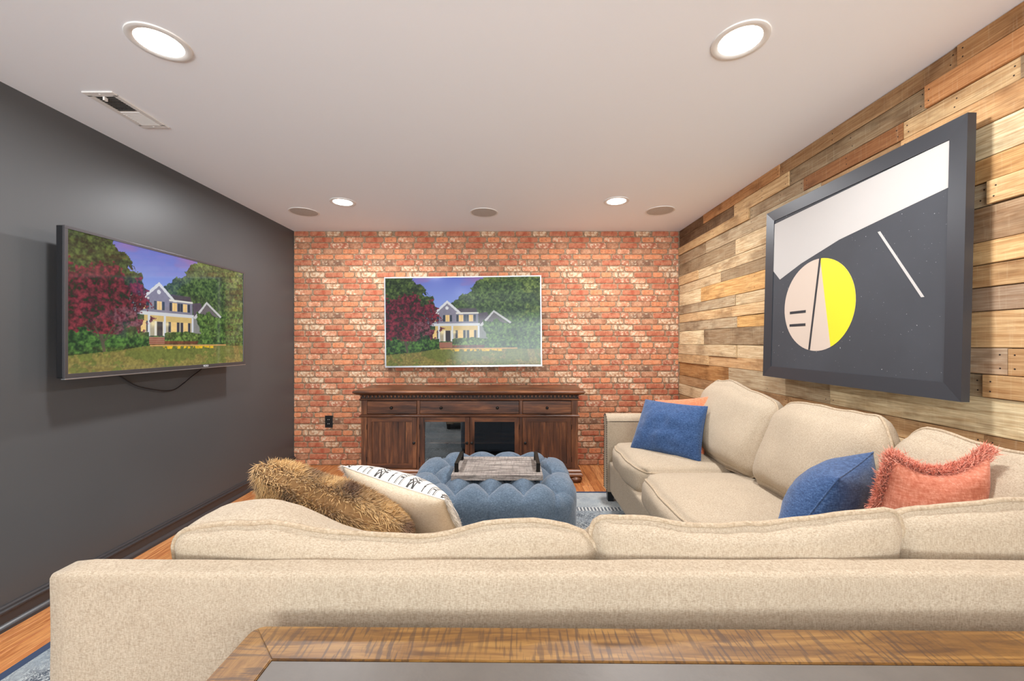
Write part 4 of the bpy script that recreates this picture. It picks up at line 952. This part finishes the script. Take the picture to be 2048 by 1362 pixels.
for i in range(nb): MB().box(TX0, TX1, TY0 + i * bw, TY0 + (i + 1) * bw - .0008, TZ, TZ + .028, .002).build('board', M['tray'], tr)
for sx in (TX0 + .022, TX1 - .022):
    h = MB(); y0, y1 = TY0 + .055, TY1 - .055; zt = TZ + .028
    h.box(sx - .011, sx + .011, y0 - .004, y0 + .028, zt, zt + .004, .001).box(sx - .011, sx + .011, y1 - .028, y1 + .004, zt, zt + .004, .001)
    h.box(sx - .011, sx + .011, y0, y0 + .005, zt, zt + .046, .001).box(sx - .011, sx + .011, y1 - .005, y1, zt, zt + .046, .001).box(sx - .011, sx + .011, y0, y1, zt + .042, zt + .047, .001)
    ho = h.build('handle', M['black_metal'], tr)
# ------------------------------------------------------------------ framed picture (plain generic stand-in artwork)
PX = 1.548; pc = Vector((PX, (2.438 + 1.362) / 2, 1.492)); pw, ph = 1.076, .992
FR = thing('framed_picture', 'large square black-framed abstract picture hanging on the plank wall', 'picture', pc)
FR.rotation_euler = (0, 0, 0)
fw = .062
def pb(a0, a1, z0, z1, x0, x1): return (x0, x1, a0, a1, z0, z1)
# local: y along wall (+ far), z up, x towards wall; built untilted, then FR tilts
lf = MB()
def framebar(mb, pts):
    """pts: outer a,b inner c,d in (y,z) -> mitred bar"""
    vs = []
    for x in (0.0, .030):
        for (y, z) in pts: vs.append((x, y, z))
    # inner lip slightly recessed
    vs[2] = (.006, pts[2][0], pts[2][1]); vs[3] = (.006, pts[3][0], pts[3][1])
    mb.add(vs, [(0, 1, 2, 3), (7, 6, 5, 4), (0, 4, 5, 1), (1, 5, 6, 2), (2, 6, 7, 3), (3, 7, 4, 0)])
hw, hh = pw / 2, ph / 2; o4 = [(-hw, -hh), (hw, -hh), (hw, hh), (-hw, hh)]; i4 = [(-hw + fw, -hh + fw), (hw - fw, -hh + fw), (hw - fw, hh - fw), (-hw + fw, hh - fw)]
for k in range(4):
    mb = MB(); e_ = .0004
    framebar(mb, [o4[k], o4[(k + 1) % 4], i4[(k + 1) % 4], i4[k]])
    me = mb.mesh('frame_bar', M['frame_black']); o = bpy.data.objects.new('frame_bar', me); C.objects.link(o); o.parent = FR
def m_canvas():
    t = NT('charcoal_canvas'); v = t.coord(); n = t.noise(v, 3, 4, .6); sp = t.noise(v, 130, 2, .5)
    c = t.mix(n, lin(50, 51, 55), lin(66, 68, 74)); c = t.mix(t.ramp(sp, [(.74, 0), (.78, 1)]), c, lin(190, 190, 190)); t.set(Base_Color=c, Roughness=.75); t.bump(t.noise(v, 700, 1), .1, .001); return t.m
me = MB().box(.010, .028, -hw + fw - .004, hw - fw + .004, -hh + fw - .004, hh - fw + .004).mesh('canvas', m_canvas()); cv = bpy.data.objects.new('canvas', me); C.objects.link(cv); cv.parent = FR
def flat(pts, x, m, name):
    n = len(pts); mb = MB(); mb.add([(x, y, z) for y, z in pts] + [(x + .0006, y, z) for y, z in pts], [tuple(range(n)), tuple(range(2 * n - 1, n - 1, -1))] + [(i, (i + 1) % n, n + (i + 1) % n, n + i) for i in range(n)])
    me = mb.mesh(name, m); o = bpy.data.objects.new(name, me); C.objects.link(o); o.parent = cv; return o
ow = plain('painted_offwhite', lin(186, 181, 176), .7); pk = plain('painted_cream', lin(200, 182, 166), .7); ye = plain('painted_yellow', lin(226, 206, 38), .6); bk = plain('painted_black', lin(40, 40, 44), .7)
iw, ih = hw - fw, hh - fw    # y = +far (left in the picture seen from the room)
# a plain pale slab along the top
top = [(iw, ih - .02), (-iw, ih), (-iw, ih - .17), (-.25, ih - .20), (0, ih - .235), (.25, ih - .30), (iw - .06, ih - .36), (iw, ih - .30)]
flat(top, .0090, ow, 'painted_band')
cy_, cz_, rr_ = .135, -.10, .235
circ = [(cy_ + rr_ * math.cos(2 * math.pi * k / 64), cz_ + rr_ * math.sin(2 * math.pi * k / 64)) for k in range(64)]
flat(circ, .0092, pk, 'painted_disc')
seg = [(cy_ + rr_ * math.cos(a), cz_ + rr_ * math.sin(a)) for a in [math.radians(95 + 6 * k) for k in range(26)]]
flat(seg, .0086, ye, 'painted_segment')
flat([(cy_ - .02 + .006, cz_ + .234), (cy_ - .02 - .006, cz_ + .234), (cy_ + .04 - .006, cz_ - .23), (cy_ + .04 + .006, cz_ - .23)], .0082, bk, 'painted_stripe')
for q_ in (.0, .07): flat([(cy_ + .19, cz_ - .02 - q_), (cy_ + .19, cz_ - .034 - q_), (cy_ + .07, cz_ - .034 - q_), (cy_ + .07, cz_ - .02 - q_)], .0082, bk, 'painted_stripe')
flat([(-.20, .18), (-.212, .18), (-.40, -.12), (-.388, -.12)], .0088, ow, 'painted_stroke')
FR.rotation_euler = (0, math.radians(1.4), 0)
MB().box(PX + .033, XR + .003, pc.y - .06, pc.y + .06, pc.z + .25, pc.z + .29).build('hanging_cleat', M['black_metal'], None).parent = None
cl = bpy.data.objects['hanging_cleat']; cl.parent = FR; cl.location = Vector(cl.location) - pc
# ------------------------------------------------------------------ console table in front of the camera
tbx0, tbx1, tby0, tby1, tz = -.473, 1.45, .16, .722, .68
TB = thing('sofa_table', 'rustic wood table with dark slate inset behind the sofa, nearest the camera', 'table', ((tbx0 + tbx1) / 2, (tby0 + tby1) / 2, 0))
def m_rustic(axis):
    t = NT('rustic_wood_' + axis); sc = (.12, 1, 1) if axis == 'x' else (1, .12, 1); scr = (1, .10, 1) if axis == 'x' else (.10, 1, 1)
    n = t.noise(t.coord(scale=sc), 38, 5, .65, 1.0); s = t.noise(t.coord(scale=scr, rot=(0, 0, .35 if axis == 'x' else .2)), 150, 2, .5); b = t.noise(t.coord(), 4.5, 2)
    c = t.ramp(n, [(.33, lin(86, 56, 26)), (.5, lin(122, 84, 38)), (.68, lin(154, 114, 58))])
    c = t.mix(t.math('MULTIPLY', t.math('MULTIPLY', t.ramp(s, [(.40, 1), (.48, 0)]), t.ramp(b, [(.38, .4), (.55, 1)])), .7), c, lin(66, 46, 34))
    t.set(Base_Color=c, Roughness=.42); t.bump(s, .2, .001); return t.m
M['rx'] = m_rustic('x'); M['ry'] = m_rustic('y'); bw = .076; rc = .022
def prism(pts, z0, z1, m, name, par, ch=.004):
    bm = bmesh.new(); vs = [bm.verts.new((x, y, z0)) for x, y in pts]; f = bm.faces.new(vs); r_ = bmesh.ops.extrude_face_region(bm, geom=[f]); 
    for v in r_['geom']:
        if isinstance(v, bmesh.types.BMVert): v.co.z = z1
    bmesh.ops.recalc_face_normals(bm, faces=bm.faces[:])
    if ch: bmesh.ops.bevel(bm, geom=[e for e in bm.edges if all(v.co.z > z1 - 1e-5 for v in e.verts)], offset=ch, segments=2, affect='EDGES')
    bm.verts.index_update(); mb = MB(); mb.add([v.co[:] for v in bm.verts], [[v.index for v in f.verts] for f in bm.faces]); bm.free()
    return mb.build(name, m, par)
dz0 = tz - .045
ar = [(tbx0 + rc - rc * math.cos(a), tby1 - rc + rc * math.sin(a)) for a in (math.pi / 4, math.pi / 3, math.pi * .42, math.pi / 2)]
prism(ar + [(tbx1, tby1), (tbx1 - bw, tby1 - bw), (tbx0 + bw, tby1 - bw)], dz0, tz, M['rx'], 'rim_board', TB, .0015)
ar2 = [(tbx0 + rc - rc * math.cos(a), tby1 - rc + rc * math.sin(a)) for a in (0, .25, .5, math.pi / 4)]
prism([(tbx0, tby0)] + ar2 + [(tbx0 + bw, tby1 - bw), (tbx0 + bw, tby0 + bw)], dz0, tz, M['ry'], 'rim_board', TB, .0015)
prism([(tbx1, tby1), (tbx1, tby0), (tbx1 - bw, tby0 + bw), (tbx1 - bw, tby1 - bw)], dz0, tz, M['ry'], 'rim_board', TB, .0015)
prism([(tbx0, tby0), (tbx0 + bw, tby0 + bw), (tbx1 - bw, tby0 + bw), (tbx1, tby0)], dz0, tz, M['rx'], 'rim_board', TB, .0015)
t = NT('slate_inset'); n = t.noise(t.coord(), 7, 5, .65); n2 = t.noise(t.coord(), 60, 3); t.set(Base_Color=t.mix(n, lin(84, 78, 72), lin(112, 104, 96)), Roughness=.42); t.bump(n2, .15, .002)
MB().box(tbx0 + bw + .001, tbx1 - bw - .001, tby0 + bw + .001, tby1 - bw - .001, tz - .03, tz - .002, .0015).build('slate_inset', t.m, TB)
for a in (tbx0 + .05, tbx1 - .11):
    for b in (tby0 + .04, tby1 - .10): MB().box(a, a + .06, b, b + .06, .012, dz0, .003).build('leg', M['ry'], TB)
MB().box(tbx0 + .04, tbx1 - .04, tby0 + .03, tby1 - .03, dz0 - .07, dz0, .002).build('apron', M['rx'], TB)
TB.rotation_euler = (0, 0, math.radians(-.5))
